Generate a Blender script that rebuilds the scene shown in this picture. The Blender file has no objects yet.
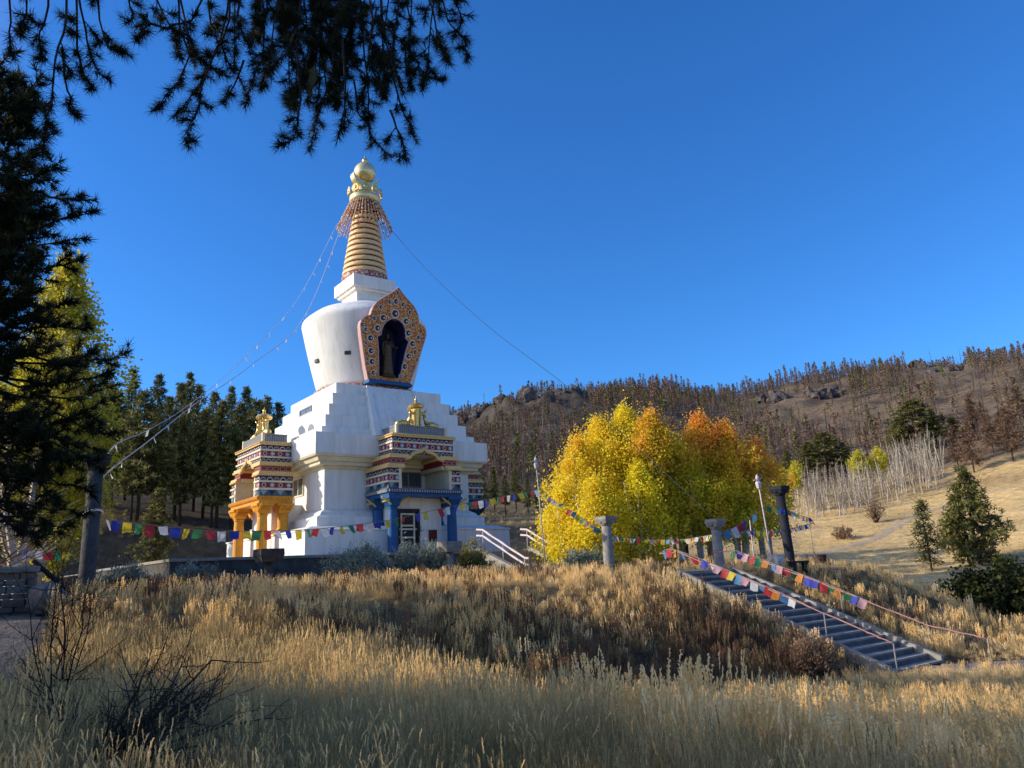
import bpy, math, random
import numpy as np
from mathutils import Vector, Matrix, Euler
from mathutils.geometry import tessellate_polygon
rnd = random.Random(7)
rng = np.random.default_rng(11)
SC = bpy.context.scene
COL = SC.collection
R = math.radians

# ------------------------------------------------------------------ camera frame (eye at the origin, z = 0 is eye level)
PITCH, ROLL, FPX = R(13.616), R(-2.627), 759.6
FW = np.array([0, math.cos(PITCH), math.sin(PITCH)])
_rt = np.array([1., 0, 0]); _up = np.array([0, -math.sin(PITCH), math.cos(PITCH)])
CR = math.cos(ROLL)*_rt + math.sin(ROLL)*_up
CU = -math.sin(ROLL)*_rt + math.cos(ROLL)*_up
def ray(x, y): return FW + CR*(x-512)/FPX - CU*(y-384)/FPX
def atd(x, y, d):
    q = ray(x, y); return q*d/math.hypot(q[0], q[1])
def hor(x):
    lo, hi = 300, 760
    for _ in range(30):
        m = (lo+hi)/2
        if ray(x, m)[2] > 0: lo = m
        else: hi = m
    return lo
def bearing(x, d):
    p = atd(x, hor(x), d); return float(p[0]), float(p[1])

# ------------------------------------------------------------------ helpers
def link(o): COL.objects.link(o); return o
def tag(o, label=None, cat=None, group=None, kind=None):
    if label: o['label'] = label
    if cat: o['category'] = cat
    if group: o['group'] = group
    if kind: o['kind'] = kind
    return o
def empty(name, loc=(0, 0, 0), rotz=0, scale=1):
    o = bpy.data.objects.new(name, None); link(o)
    o.location = loc; o.rotation_euler = (0, 0, rotz); o.scale = (scale,)*3
    o.empty_display_size = .2
    return o
def thing(name, label, cat, loc=(0, 0, 0), rotz=0, group=None, scale=1):
    return tag(empty(name, loc, rotz, scale), label, cat, group)
def copy_tree(o, parent=None):
    c = o.copy(); link(c); c.parent = parent
    for ch in o.children: copy_tree(ch, c)
    return c

class MB:
    def __init__(s): s.v = []; s.f = []; s.m = []
    def add(s, vs, fs, mi=0):
        b = len(s.v); s.v += [tuple(v) for v in vs]
        s.f += [tuple(i+b for i in f) for f in fs]; s.m += [mi]*len(fs)
        return s
    def box(s, x0, x1, y0, y1, z0, z1, mi=0):
        vs = [(x0,y0,z0),(x1,y0,z0),(x1,y1,z0),(x0,y1,z0),(x0,y0,z1),(x1,y0,z1),(x1,y1,z1),(x0,y1,z1)]
        return s.add(vs, [(3,2,1,0),(4,5,6,7),(0,1,5,4),(1,2,6,5),(2,3,7,6),(3,0,4,7)], mi)
    def frustum(s, h0, z0, h1, z1, mi=0, cx=0, cy=0, hy0=None, hy1=None):
        hy0 = h0 if hy0 is None else hy0; hy1 = h1 if hy1 is None else hy1
        vs = [(cx-h0,cy-hy0,z0),(cx+h0,cy-hy0,z0),(cx+h0,cy+hy0,z0),(cx-h0,cy+hy0,z0),
              (cx-h1,cy-hy1,z1),(cx+h1,cy-hy1,z1),(cx+h1,cy+hy1,z1),(cx-h1,cy+hy1,z1)]
        return s.add(vs, [(3,2,1,0),(4,5,6,7),(0,1,5,4),(1,2,6,5),(2,3,7,6),(3,0,4,7)], mi)
    def lathe(s, prof, n=24, mi=0, cx=0, cy=0, keep=None, a0=0.):
        b = len(s.v)
        for r, z in prof:
            for k in range(n):
                a = a0+2*math.pi*k/n; s.v.append((cx+r*math.cos(a), cy+r*math.sin(a), z))
        for i in range(len(prof)-1):
            for k in range(n):
                q = (b+i*n+k, b+i*n+(k+1) % n, b+(i+1)*n+(k+1) % n, b+(i+1)*n+k)
                if keep:
                    c = [sum(s.v[j][t] for j in q)/4 for t in range(3)]
                    if not keep(c): continue
                s.f.append(q); s.m.append(mi)
        for i, rev in ((0, True), (len(prof)-1, False)):
            if prof[i][0] > 1e-4:
                q = tuple(b+i*n+k for k in range(n)); s.f.append(q[::-1] if rev else q); s.m.append(mi)
        return s
    def tube(s, pts, rads, n=6, mi=0):
        pts = [Vector(p) for p in pts]
        if not isinstance(rads, (list, tuple)): rads = [rads]*len(pts)
        b = len(s.v); up = Vector((0.3, 0.2, 1)).normalized()
        for i, p in enumerate(pts):
            t = (pts[min(i+1, len(pts)-1)]-pts[max(i-1, 0)])
            t = t.normalized() if t.length > 1e-9 else Vector((0, 0, 1))
            a = t.cross(up)
            if a.length < .05: a = t.cross(Vector((1, 0, 0)))
            a.normalize(); c = a.cross(t)
            for k in range(n):
                th = 2*math.pi*k/n
                s.v.append(tuple(p+(a*math.cos(th)+c*math.sin(th))*rads[i]))
        for i in range(len(pts)-1):
            for k in range(n):
                s.f.append((b+i*n+k, b+i*n+(k+1) % n, b+(i+1)*n+(k+1) % n, b+(i+1)*n+k)); s.m.append(mi)
        s.f.append(tuple(b+k for k in range(n))[::-1]); s.m.append(mi)
        s.f.append(tuple(b+(len(pts)-1)*n+k for k in range(n))); s.m.append(mi)
        return s
    def ball(s, c, r, mi=0, n=12, m=8, sc=(1, 1, 1)):
        prof = [(max(1e-5, math.sin(math.pi*i/m)), -math.cos(math.pi*i/m)) for i in range(m+1)]
        b = len(s.v); s.lathe(prof, n, mi)
        for i in range(b, len(s.v)):
            x, y, z = s.v[i]; s.v[i] = (c[0]+x*r*sc[0], c[1]+y*r*sc[1], c[2]+z*r*sc[2])
        return s
    def prism_xz(s, pts, y0, y1, mi=0):
        n = len(pts)
        vs = [(x, y0, z) for x, z in pts]+[(x, y1, z) for x, z in pts]
        fs = [tuple(range(n)), tuple(range(2*n-1, n-1, -1))]+[(i, i+n, (i+1) % n+n, (i+1) % n) for i in range(n)]
        return s.add(vs, fs, mi)
    def xform(s, M):
        s.v = [tuple(M @ Vector(v)) for v in s.v]; return s
    def build(s, name, mats, parent=None, smooth=False, bevel=0):
        me = bpy.data.meshes.new(name); me.from_pydata(s.v, [], s.f)
        mats = mats if isinstance(mats, (list, tuple)) else [mats]
        for m in mats: me.materials.append(m)
        me.polygons.foreach_set('material_index', s.m)
        if smooth: me.polygons.foreach_set('use_smooth', [True]*len(s.f))
        me.update()
        o = bpy.data.objects.new(name, me); link(o)
        if parent: o.parent = parent
        if bevel:
            b = o.modifiers.new('bevel', 'BEVEL'); b.width = bevel; b.segments = 2; b.limit_method = 'ANGLE'
        return o

def fast_mesh(name, V, F, mats, tint=None, smooth=False, mi=None):
    V = np.asarray(V, dtype=np.float32); F = np.asarray(F, dtype=np.int32); k = F.shape[1]
    me = bpy.data.meshes.new(name)
    me.vertices.add(len(V)); me.vertices.foreach_set('co', V.ravel())
    me.loops.add(F.size); me.loops.foreach_set('vertex_index', F.ravel())
    me.polygons.add(len(F)); me.polygons.foreach_set('loop_start', np.arange(0, F.size, k, dtype=np.int32))
    for m in (mats if isinstance(mats, (list, tuple)) else [mats]): me.materials.append(m)
    if mi is not None: me.polygons.foreach_set('material_index', np.asarray(mi, dtype=np.int32))
    if tint is not None:
        a = me.attributes.new('tint', 'FLOAT', 'POINT'); a.data.foreach_set('value', np.asarray(tint, dtype=np.float32))
    if smooth: me.polygons.foreach_set('use_smooth', np.ones(len(F), dtype=bool))
    me.update(calc_edges=True); me.validate()
    return me
def mobj(name, me, parent=None):
    o = bpy.data.objects.new(name, me); link(o)
    if parent: o.parent = parent
    return o
def unit(a): return a/np.maximum(np.linalg.norm(a, axis=-1, keepdims=True), 1e-9)
def rdir(n): return unit(rng.normal(size=(n, 3)))
def tri_cards(P, D, L, W):
    """needle-like triangles from P along D"""
    n = len(P); S = unit(np.cross(D, rdir(n)))*(np.asarray(W).reshape(-1, 1)/2)
    V = np.empty((n, 3, 3)); V[:, 0] = P-S; V[:, 1] = P+S; V[:, 2] = P+D*np.asarray(L).reshape(-1, 1)
    return V.reshape(-1, 3), np.arange(n*3).reshape(-1, 3)
def leaf_cards(P, N, size, asp=.8):
    n = len(P); A = unit(np.cross(N, rdir(n))); B = np.cross(N, A); s = np.asarray(size).reshape(-1, 1)/2
    V = np.empty((n, 4, 3)); V[:, 0] = P-A*s; V[:, 1] = P-B*s*asp; V[:, 2] = P+A*s; V[:, 3] = P+B*s*asp
    return V.reshape(-1, 3), np.arange(n*4).reshape(-1, 4)

# ------------------------------------------------------------------ materials
def newmat(name):
    m = bpy.data.materials.new(name); m.use_nodes = True
    nt = m.node_tree; nt.nodes.clear()
    return m, nt, nt.nodes, nt.links
def ramp(N, stops):
    r = N.new('ShaderNodeValToRGB'); cr = r.color_ramp
    while len(cr.elements) > 1: cr.elements.remove(cr.elements[-1])
    cr.elements[0].position = stops[0][0]; cr.elements[0].color = (*stops[0][1], 1)
    for p, c in stops[1:]:
        e = cr.elements.new(p); e.color = (*c, 1)
    return r
def solid(name, c1, c2=None, scale=3., rough=.8, metal=0., bump=0., bscale=20., stretch=(1, 1, 1), spec=.3, lo=.35, hi=.65):
    m, nt, N, L = newmat(name)
    out = N.new('ShaderNodeOutputMaterial'); b = N.new('ShaderNodeBsdfPrincipled')
    b.inputs['Roughness'].default_value = rough; b.inputs['Metallic'].default_value = metal
    b.inputs['Specular IOR Level'].default_value = spec
    tc = N.new('ShaderNodeTexCoord'); mp = N.new('ShaderNodeMapping'); mp.inputs['Scale'].default_value = stretch
    L.new(tc.outputs['Object'], mp.inputs['Vector'])
    c2 = c2 or tuple(x*.82 for x in c1)
    n = N.new('ShaderNodeTexNoise'); n.inputs['Scale'].default_value = scale; n.inputs['Detail'].default_value = 6; n.inputs['Roughness'].default_value = .6
    L.new(mp.outputs[0], n.inputs['Vector'])
    r = ramp(N, [(lo, c1), (hi, c2)]); L.new(n.outputs['Fac'], r.inputs[0]); L.new(r.outputs[0], b.inputs['Base Color'])
    if bump:
        n2 = N.new('ShaderNodeTexNoise'); n2.inputs['Scale'].default_value = bscale; n2.inputs['Detail'].default_value = 5
        L.new(mp.outputs[0], n2.inputs['Vector'])
        bp = N.new('ShaderNodeBump'); bp.inputs['Strength'].default_value = bump; bp.inputs['Distance'].default_value = .05
        L.new(n2.outputs['Fac'], bp.inputs['Height']); L.new(bp.outputs[0], b.inputs['Normal'])
    L.new(b.outputs[0], out.inputs[0])
    return m
def leafmat(name, stops, trans=.35, rough=.6, attr='tint', inst=False, objvar=.0):
    """colour from the tint attribute; some light passes through the leaf"""
    m, nt, N, L = newmat(name)
    out = N.new('ShaderNodeOutputMaterial'); at = N.new('ShaderNodeAttribute'); at.attribute_name = attr
    at.attribute_type = 'INSTANCER' if inst else 'GEOMETRY'
    r = ramp(N, stops)
    if objvar:
        oi = N.new('ShaderNodeObjectInfo'); ma = N.new('ShaderNodeMath'); ma.operation = 'MULTIPLY_ADD'
        ma.inputs[1].default_value = objvar; L.new(oi.outputs['Random'], ma.inputs[0]); L.new(at.outputs['Fac'], ma.inputs[2])
        L.new(ma.outputs[0], r.inputs[0])
    else: L.new(at.outputs['Fac'], r.inputs[0])
    d = N.new('ShaderNodeBsdfPrincipled'); d.inputs['Roughness'].default_value = rough; d.inputs['Specular IOR Level'].default_value = .2
    t = N.new('ShaderNodeBsdfTranslucent'); mx = N.new('ShaderNodeMixShader'); mx.inputs[0].default_value = trans
    L.new(r.outputs[0], d.inputs['Base Color']); L.new(r.outputs[0], t.inputs['Color'])
    L.new(d.outputs[0], mx.inputs[1]); L.new(t.outputs[0], mx.inputs[2]); L.new(mx.outputs[0], out.inputs[0])
    return m

M = {}
M['white'] = solid('stupa_white', (.83, .79, .70), (.58, .54, .45), 1.3, .75, stretch=(1.8, 1.8, .2), lo=.46, hi=.92)
M['cream'] = solid('cream_paint', (.76, .68, .47), (.66, .57, .36), 2., .7)
M['yellow'] = solid('yellow_trim', (.86, .58, .24), (.72, .46, .15), 6., .5, bump=.2, bscale=14)
M['ochre'] = solid('ochre_orange_paint', (.80, .36, .03), (.66, .27, .02), 2.5, .5)
M['blue'] = solid('royal_blue_paint', (.012, .105, .27), (.010, .075, .20), 2., .45)
M['teal'] = solid('teal_green_paint', (.01, .10, .11), (.01, .07, .08), 2., .5)
M['navy'] = solid('navy_band', (.022, .022, .085), (.03, .03, .11), 8., .6)
M['red'] = solid('dark_red_band', (.22, .018, .022), (.30, .03, .03), 8., .6)
M['green'] = solid('grey_green_band', (.06, .11, .10), (.09, .15, .13), 8., .6)
M['rose'] = solid('rosette_pink', (.52, .30, .26), (.6, .38, .34), 12., .6)
M['sky'] = solid('rosette_blue', (.16, .28, .48), (.30, .40, .55), 12., .6)
M['greyrail'] = solid('balustrade_grey', (.42, .40, .37), (.30, .29, .28), 8., .7)
M['gold'] = solid('gold_leaf', (.83, .60, .22), (.72, .47, .13), 5., .34, metal=.75, bump=.1, bscale=12)
M['palegold'] = solid('pale_gold', (.80, .68, .36), (.70, .56, .27), 3., .32, metal=.5)
M['spire'] = solid('spire_cream_gold', (.86, .60, .30), (.74, .46, .19), 4., .45, metal=.1)
M['maroon'] = solid('maroon_groove', (.10, .018, .012), (.14, .03, .02), 8., .7)
M['black'] = solid('dark_opening', (.012, .012, .014), (.02, .02, .022), 4., .5)
M['nichedark'] = solid('niche_blue', (.015, .03, .11), (.01, .018, .07), 2., .6)
M['bronze'] = solid('bronze', (.10, .066, .04), (.06, .04, .024), 5., .45, metal=.4, bump=.2)
M['robe'] = solid('bronze_robe', (.15, .085, .035), (.09, .05, .02), 4., .5, metal=.3)
M['glass'] = solid('window_glass', (.05, .07, .09), (.08, .10, .12), 1.5, .08, spec=.6)
M['frame'] = solid('window_frame_grey', (.25, .27, .29), (.2, .22, .24), 5., .5)
M['concrete'] = solid('weathered_concrete', (.34, .31, .26), (.22, .20, .17), 4., .9, bump=.5, bscale=18)
M['darkcol'] = solid('charcoal_stone', (.028, .032, .045), (.04, .043, .055), 6., .8, bump=.3)
M['stone'] = solid('fieldstone', (.24, .215, .18), (.12, .105, .09), 2.5, .9, bump=.6, bscale=7)
M['slab'] = solid('stone_slab', (.33, .30, .25), (.22, .20, .17), 3., .9, bump=.4, bscale=9)
M['tread'] = solid('stair_tread', (.38, .33, .27), (.25, .22, .18), 3., .85, bump=.3)
M['riser'] = solid('stair_riser', (.13, .13, .13), (.08, .08, .08), 3., .85)
M['curb'] = solid('pale_curb', (.36, .325, .26), (.25, .225, .18), 3., .85, bump=.3)
M['pink'] = solid('pink_wrapped_rail', (.42, .22, .19), (.34, .15, .13), 10., .7)
M['palewrap'] = solid('pale_wrapped_rail', (.68, .60, .58), (.62, .48, .46), 10., .7)
M['metal'] = solid('grey_metal', (.50, .49, .47), (.40, .39, .37), 6., .5, metal=.3)
M['cord'] = solid('cord', (.30, .27, .24), (.2, .18, .16), 10., .9)
M['darkcord'] = solid('dark_cable', (.02, .025, .035), (.03, .03, .04), 10., .7)
M['bark'] = solid('pine_bark', (.065, .043, .03), (.03, .022, .017), 5., .95, bump=.8, bscale=9, stretch=(1, 1, .3))
M['darkbark'] = solid('dark_twig_bark', (.035, .026, .022), (.02, .016, .014), 9., .95)
M['aspenbark'] = solid('aspen_bark', (.52, .49, .42), (.17, .15, .12), 4., .8, stretch=(1, 1, 2.2), lo=.45, hi=.75)
M['charbark'] = solid('charred_bark', (.045, .034, .028), (.085, .065, .052), 3., .95)
M['brushbark'] = solid('dead_brush_bark', (.06, .045, .036), (.035, .028, .024), 9., .95)
for nm, c in (('flag_red', (.55, .03, .04)), ('flag_white', (.80, .80, .80)), ('flag_blue', (.03, .06, .48)), ('flag_yellow', (.80, .62, .03)),
              ('flag_green', (.03, .24, .09)), ('flag_orange', (.80, .28, .03)), ('flag_sky', (.10, .34, .62)), ('flag_pink', (.72, .42, .45))):
    c = tuple(.9*x+.025 for x in c); m_ = M[nm] = leafmat(nm, [(0., tuple(x*.75 for x in c)), (1., c)], trans=.3)
    N_, L_ = m_.node_tree.nodes, m_.node_tree.links; tc_ = N_.new('ShaderNodeTexCoord'); mp_ = N_.new('ShaderNodeMapping'); mp_.inputs['Scale'].default_value = (26, 1, 9); L_.new(tc_.outputs['Object'], mp_.inputs['Vector'])
    no_ = N_.new('ShaderNodeTexNoise'); no_.inputs['Scale'].default_value = 1.; no_.inputs['Detail'].default_value = 2; L_.new(mp_.outputs[0], no_.inputs['Vector'])
    rp_ = ramp(N_, [(.42, (.62, .62, .62)), (.52, (1, 1, 1))]); L_.new(no_.outputs['Fac'], rp_.inputs[0])
    mx_ = N_.new('ShaderNodeMix'); mx_.data_type = 'RGBA'; mx_.blend_type = 'MULTIPLY'; mx_.inputs[0].default_value = .6
    src_ = [n_ for n_ in N_ if n_.type == 'VALTORGB'][0]; L_.new(src_.outputs[0], mx_.inputs[6]); L_.new(rp_.outputs[0], mx_.inputs[7])
    for n_ in N_:
        if n_.type == 'BSDF_PRINCIPLED': L_.new(mx_.outputs[2], n_.inputs['Base Color'])
        if n_.type == 'BSDF_TRANSLUCENT': L_.new(mx_.outputs[2], n_.inputs['Color'])
def pattern_mat(name, base, veins, scale, rough=.6, mid=None):
    m, nt, N, L = newmat(name)
    out = N.new('ShaderNodeOutputMaterial'); b = N.new('ShaderNodeBsdfPrincipled'); b.inputs['Roughness'].default_value = rough
    tc = N.new('ShaderNodeTexCoord'); w = N.new('ShaderNodeTexNoise'); w.inputs['Scale'].default_value = scale*.6
    L.new(tc.outputs['Object'], w.inputs['Vector'])
    mx = N.new('ShaderNodeMix'); mx.data_type = 'RGBA'; mx.inputs[0].default_value = .25
    L.new(tc.outputs['Object'], mx.inputs[6]); L.new(w.outputs['Color'], mx.inputs[7])
    v = N.new('ShaderNodeTexVoronoi'); v.feature = 'DISTANCE_TO_EDGE'; v.inputs['Scale'].default_value = scale
    L.new(mx.outputs[2], v.inputs['Vector'])
    r = ramp(N, [(.0, veins), (.10, veins), (.16, base), (.34, base), (.42, mid or veins)])
    L.new(v.outputs['Distance'], r.inputs[0]); L.new(r.outputs[0], b.inputs['Base Color']); L.new(b.outputs[0], out.inputs[0])
    return m
M['scroll'] = pattern_mat('gold_red_scrollwork', (.80, .47, .12), (.34, .06, .03), 7.5, mid=(.42, .10, .05))
M['lotusband'] = pattern_mat('red_white_lotus_band', (.55, .35, .25), (.22, .04, .04), 4.0, mid=(.6, .5, .4))
M['redpanel'] = pattern_mat('red_panel', (.30, .05, .04), (.36, .14, .10), 5.0, mid=(.16, .02, .03))
M['beads'] = pattern_mat('gold_beads', (.74, .50, .25), (.5, .2, .12), 9.0, mid=(.8, .66, .5))

# ------------------------------------------------------------------ terrain
EU = np.array([math.sin(R(142.69)), math.cos(R(142.69))])      # down the stairs, away from the stupa
EV = np.array([-EU[1], EU[0]])                                  # along the terrace edge, to the right
ROTZ = math.atan2(EV[1], EV[0])
def uv(x, y): return EU[0]*x+EU[1]*y, EV[0]*x+EV[1]*y
def xy(u, v): return EU[0]*u+EV[0]*v, EU[1]*u+EV[1]*v
ST_U0, ST_U1, ST_V0, ST_V1, ST_Z0, ST_Z1 = -19.1, -11.85, 21.85, 25.15, -.45, -3.30
ss = lambda t: (lambda c: c*c*(3-2*c))(np.clip(t, 0, 1))
DG = np.array([0, 40, 55, 70, 85, 100, 130, 170, 220, 300, 400, 470, 600, 900, 4000.])
AZG = np.array([-180, -75, -50, -30, -20, -12, -4, 3, 10, 16, 22, 28, 34, 50, 75, 180.])
HT = np.array([
 [-1.65,-1.2,-1,0,1,2,4,7,10,16,22,24,24,22,20],
 [-1.65,-1.0,0,2,4,7,11,17,26,38,50,52,40,26,20],
 [-1.65,-.6,1,4,7,11,19,29,41,60,74,70,50,26,20],
 [-1.65,-.4,.6,3,6,9.5,16,25,37,54,66,62,46,26,20],
 [-1.65,-.4,0,2,4.8,8,14,22,32,46,58,54,40,26,20],
 [-1.65,-.4,-.4,1,3,6,11,19,31,50,68,64,46,26,20],
 [-1.65,-.4,-.4,.5,2.5,6,10,18,30,52,78,74,50,26,20],
 [-1.65,-.4,-.4,.5,2.5,6,10,19,33,60,88,84,56,26,20],
 [-1.65,-.4,-.4,.2,1.0,4,9,18,32,58,88,84,56,26,20],
 [-1.65,-.6,-.5,-.3,.0,2.5,7.5,16,30,54,80,78,56,26,20],
 [-1.65,-4,-3.4,-2.2,-.6,1.6,6.5,16,30,55,83,80,56,26,20],
 [-1.65,-4.2,-3.6,-2.5,-.9,1.6,7.0,18,32,57,84,80,56,26,20],
 [-1.65,-4.2,-3.6,-2.4,-.6,2.2,8.5,20,34,57,78,74,54,26,20],
 [-1.65,-4.0,-3.4,-2.2,-.4,3,9,21,35,57,76,72,54,26,20],
 [-1.65,-3.4,-2.6,-1.6,0,3,8,17,28,44,56,54,40,26,20],
 [-1.65,-1.2,-1,0,1,2,4,7,10,16,22,24,24,22,20]], dtype=float)
def far(x, y):
    d = np.hypot(x, y); az = np.degrees(np.arctan2(x, y))
    ia = np.clip(np.searchsorted(AZG, az)-1, 0, len(AZG)-2); fa = ss((az-AZG[ia])/(AZG[ia+1]-AZG[ia]))
    idd = np.clip(np.searchsorted(DG, d)-1, 0, len(DG)-2); fd = np.clip((d-DG[idd])/(DG[idd+1]-DG[idd]), 0, 1)
    lo = HT[ia, idd]*(1-fd)+HT[ia, idd+1]*fd; hi = HT[ia+1, idd]*(1-fd)+HT[ia+1, idd+1]*fd
    return lo*(1-fa)+hi*fa
def wob(x, y, s, k=0.):
    return (np.sin(x/s+1.3+k)*np.cos(y/s*1.13+.7*k)+.5*np.sin(x/s*2.3+y/s*1.7+k)+.3*np.sin(x/s*4.1-y/s*3.3+2*k))/1.8
def H(x, y):
    x = np.asarray(x, dtype=float); y = np.asarray(y, dtype=float)
    u, v = uv(x, y); d = np.hypot(x, y)
    t = (u+19.5+.5*wob(v, v*.3, 3.))/7.5
    nearst = 1-ss((np.abs(v-23.6)-1.9)/1.6)
    s = ss(t); tl = np.clip((u-ST_U0)/(ST_U1-ST_U0), 0, 1)
    zv = np.interp(v, [-20, -6, 2, 8, 14, 24, 34, 50], [-1.0, -1.35, -1.75, -2.3, -2.85, -3.36, -3.5, -4.0])
    zn = -.58+(zv+.58)*s
    zl = ST_Z0-.22+(ST_Z1-ST_Z0)*tl
    zl = np.where(u < ST_U0-.1, ST_Z0-.03, zl); zl = np.where(u > ST_U1+.15, np.minimum(zv, ST_Z1-.02), zl)
    zn = zn*(1-nearst)+zl*nearst
    zf = far(x, y)
    w = ss((v-32.5)/8)
    zn = zn*(1-w)+np.minimum(zn, np.where(d < 40, zv-.5, zf))*w
    m1 = 1-ss((d-42)/18)
    m2 = ss((u+82)/8)*ss((v+4)/8)*(1-ss((v-33)/8))*(u < -15)
    m = np.maximum(m1, m2)
    z = zn*m+zf*(1-m)
    az = np.degrees(np.arctan2(x, y))
    z = z+.05*wob(x, y, 1.9)*(1-nearst)*(d < 60)+.10*wob(x, y, 5.)*(1-nearst)
    hill = ss((d-130)/90)
    z = z+hill*(2.2*wob(x, y, 21.)+1.3*np.abs(wob(x, y, 8., 2.))*1.6+.8*wob(x, y, 4., 5.))*np.clip(z/40, .15, 1)
    cliff = np.exp(-((az-.5)/5.5)**2)*np.exp(-((d-345)/26)**2)
    z = z+cliff*(7*np.abs(wob(x, y, 9., 1.))+4*np.abs(wob(x, y, 4.5, 3.)))
    return z
def hz(x, y): return float(H(np.array([x]), np.array([y]))[0])

def gcol(x, y):
    u, v = uv(x, y); d = np.hypot(x, y); az = np.degrees(np.arctan2(x, y))
    n = len(x); C = np.zeros((n, 3))
    straw = np.array([.25, .18, .085]); gold = np.array([.62, .44, .20]); olive = np.array([.10, .095, .04])
    hillb = np.array([.075, .062, .048]); hillr = np.array([.16, .118, .078]); dark = np.array([.06, .045, .026]); forest = np.array([.10, .075, .045])
    near_n = .5+.5*wob(x, y, 3.7)
    C[:] = straw
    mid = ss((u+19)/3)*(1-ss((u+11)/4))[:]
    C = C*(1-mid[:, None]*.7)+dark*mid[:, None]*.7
    w = (ss((d-12)/-4)*(.4+.6*near_n)); w = ss((14-d)/6)*(.4+.6*near_n)
    C = C*(1-w[:, None])+olive*w[:, None]
    w = ss((d-50)/25)*ss((az-6)/8); C = C*(1-w[:, None])+gold*w[:, None]
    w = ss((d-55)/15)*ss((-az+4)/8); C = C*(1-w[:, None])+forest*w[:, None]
    w = ss((d-140+8*wob(x, y, 9.))/22); hc = hillb+(hillr-hillb)*ss((az-9)/12)[:, None]
    C = C*(1-w[:, None])+hc*w[:, None]
    return C*(1+.25*wob(x, y, 6., 4.)[:, None])

rad = np.concatenate([[0.01], np.geomspace(.8, 560, 330), [700, 900, 1300, 2000, 4000]])
ang = np.radians(np.concatenate([np.linspace(-52, 50, 460), np.linspace(53, 305, 64)]))
X = rad[:, None]*np.sin(ang)[None]; Y = rad[:, None]*np.cos(ang)[None]
Z = H(X.ravel(), Y.ravel()).reshape(X.shape)
nr, na = X.shape
I = np.arange(nr*na).reshape(nr, na); J = np.roll(I, -1, axis=1)
F = np.stack([I[:-1], I[1:], J[1:], J[:-1]], -1).reshape(-1, 4)[:, ::-1]
def ground_mat():
    m, nt, N, L = newmat('dry_ground')
    out = N.new('ShaderNodeOutputMaterial'); b = N.new('ShaderNodeBsdfPrincipled'); b.inputs['Roughness'].default_value = .95; b.inputs['Specular IOR Level'].default_value = .1
    at = N.new('ShaderNodeAttribute'); at.attribute_name = 'gcol'
    g = N.new('ShaderNodeNewGeometry')
    n1 = N.new('ShaderNodeTexNoise'); n1.inputs['Scale'].default_value = .9; n1.inputs['Detail'].default_value = 9; n1.inputs['Roughness'].default_value = .7
    L.new(g.outputs['Position'], n1.inputs['Vector'])
    mp = N.new('ShaderNodeMapping'); mp.inputs['Scale'].default_value = (.06, .06, .14); L.new(g.outputs['Position'], mp.inputs['Vector'])
    n2 = N.new('ShaderNodeTexNoise'); n2.inputs['Scale'].default_value = 1.; n2.inputs['Detail'].default_value = 7; L.new(mp.outputs[0], n2.inputs['Vector'])
    r1 = ramp(N, [(.28, (.45, .43, .40)), (.5, (.95, .95, .95)), (.75, (1.5, 1.45, 1.3))]); L.new(n1.outputs['Fac'], r1.inputs[0])
    r2 = ramp(N, [(.3, (.62, .60, .60)), (.5, (1, 1, 1)), (.72, (1.35, 1.3, 1.15))]); L.new(n2.outputs['Fac'], r2.inputs[0])
    m1 = N.new('ShaderNodeMix'); m1.data_type = 'RGBA'; m1.blend_type = 'MULTIPLY'; m1.inputs[0].default_value = 1
    m2 = N.new('ShaderNodeMix'); m2.data_type = 'RGBA'; m2.blend_type = 'MULTIPLY'; m2.inputs[0].default_value = 1
    L.new(at.outputs['Color'], m1.inputs[6]); L.new(r1.outputs[0], m1.inputs[7]); L.new(m1.outputs[2], m2.inputs[6]); L.new(r2.outputs[0], m2.inputs[7])
    L.new(m2.outputs[2], b.inputs['Base Color'])
    bp = N.new('ShaderNodeBump'); bp.inputs['Strength'].default_value = .8; bp.inputs['Distance'].default_value = .25
    L.new(n1.outputs['Fac'], bp.inputs['Height']); L.new(bp.outputs[0], b.inputs['Normal']); L.new(b.outputs[0], out.inputs[0])
    return m
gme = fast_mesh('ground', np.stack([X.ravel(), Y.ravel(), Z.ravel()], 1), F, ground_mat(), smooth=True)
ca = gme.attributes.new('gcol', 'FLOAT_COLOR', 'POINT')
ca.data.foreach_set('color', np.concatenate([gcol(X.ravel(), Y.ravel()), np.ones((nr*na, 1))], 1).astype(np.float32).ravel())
tag(mobj('ground', gme), kind='structure')

def strip(name, pts, widths, mat, lift=.03, sub=14, wid=5):
    """a path laid on the ground"""
    P = []
    for i in range(len(pts)-1):
        for k in range(sub):
            t = k/sub; P.append((pts[i][0]*(1-t)+pts[i+1][0]*t, pts[i][1]*(1-t)+pts[i+1][1]*t, widths[i]*(1-t)+widths[i+1]*t))
    P.append((*pts[-1], widths[-1])); P = np.array(P)
    T = np.gradient(P[:, :2], axis=0); T /= np.linalg.norm(T, axis=1, keepdims=True); Nn = np.stack([T[:, 1], -T[:, 0]], 1)
    V = []
    for k in range(wid):
        o = (k/(wid-1)-.5)*P[:, 2:3]*(1+.12*np.sin(np.arange(len(P))[:, None]*1.7+k)*(k in (0, wid-1)))
        q = P[:, :2]+Nn*o; V.append(np.column_stack([q, H(q[:, 0], q[:, 1])+lift-(.05 if k in (0, wid-1) else 0)]))
    V = np.stack(V, 1); n = len(P); I = np.arange(n*wid).reshape(n, wid)
    F = np.stack([I[:-1, :-1], I[:-1, 1:], I[1:, 1:], I[1:, :-1]], -1).reshape(-1, 4)[:, ::-1]
    return tag(mobj(name, fast_mesh(name, V.reshape(-1, 3), F, mat, smooth=True)), kind='structure')
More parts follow.
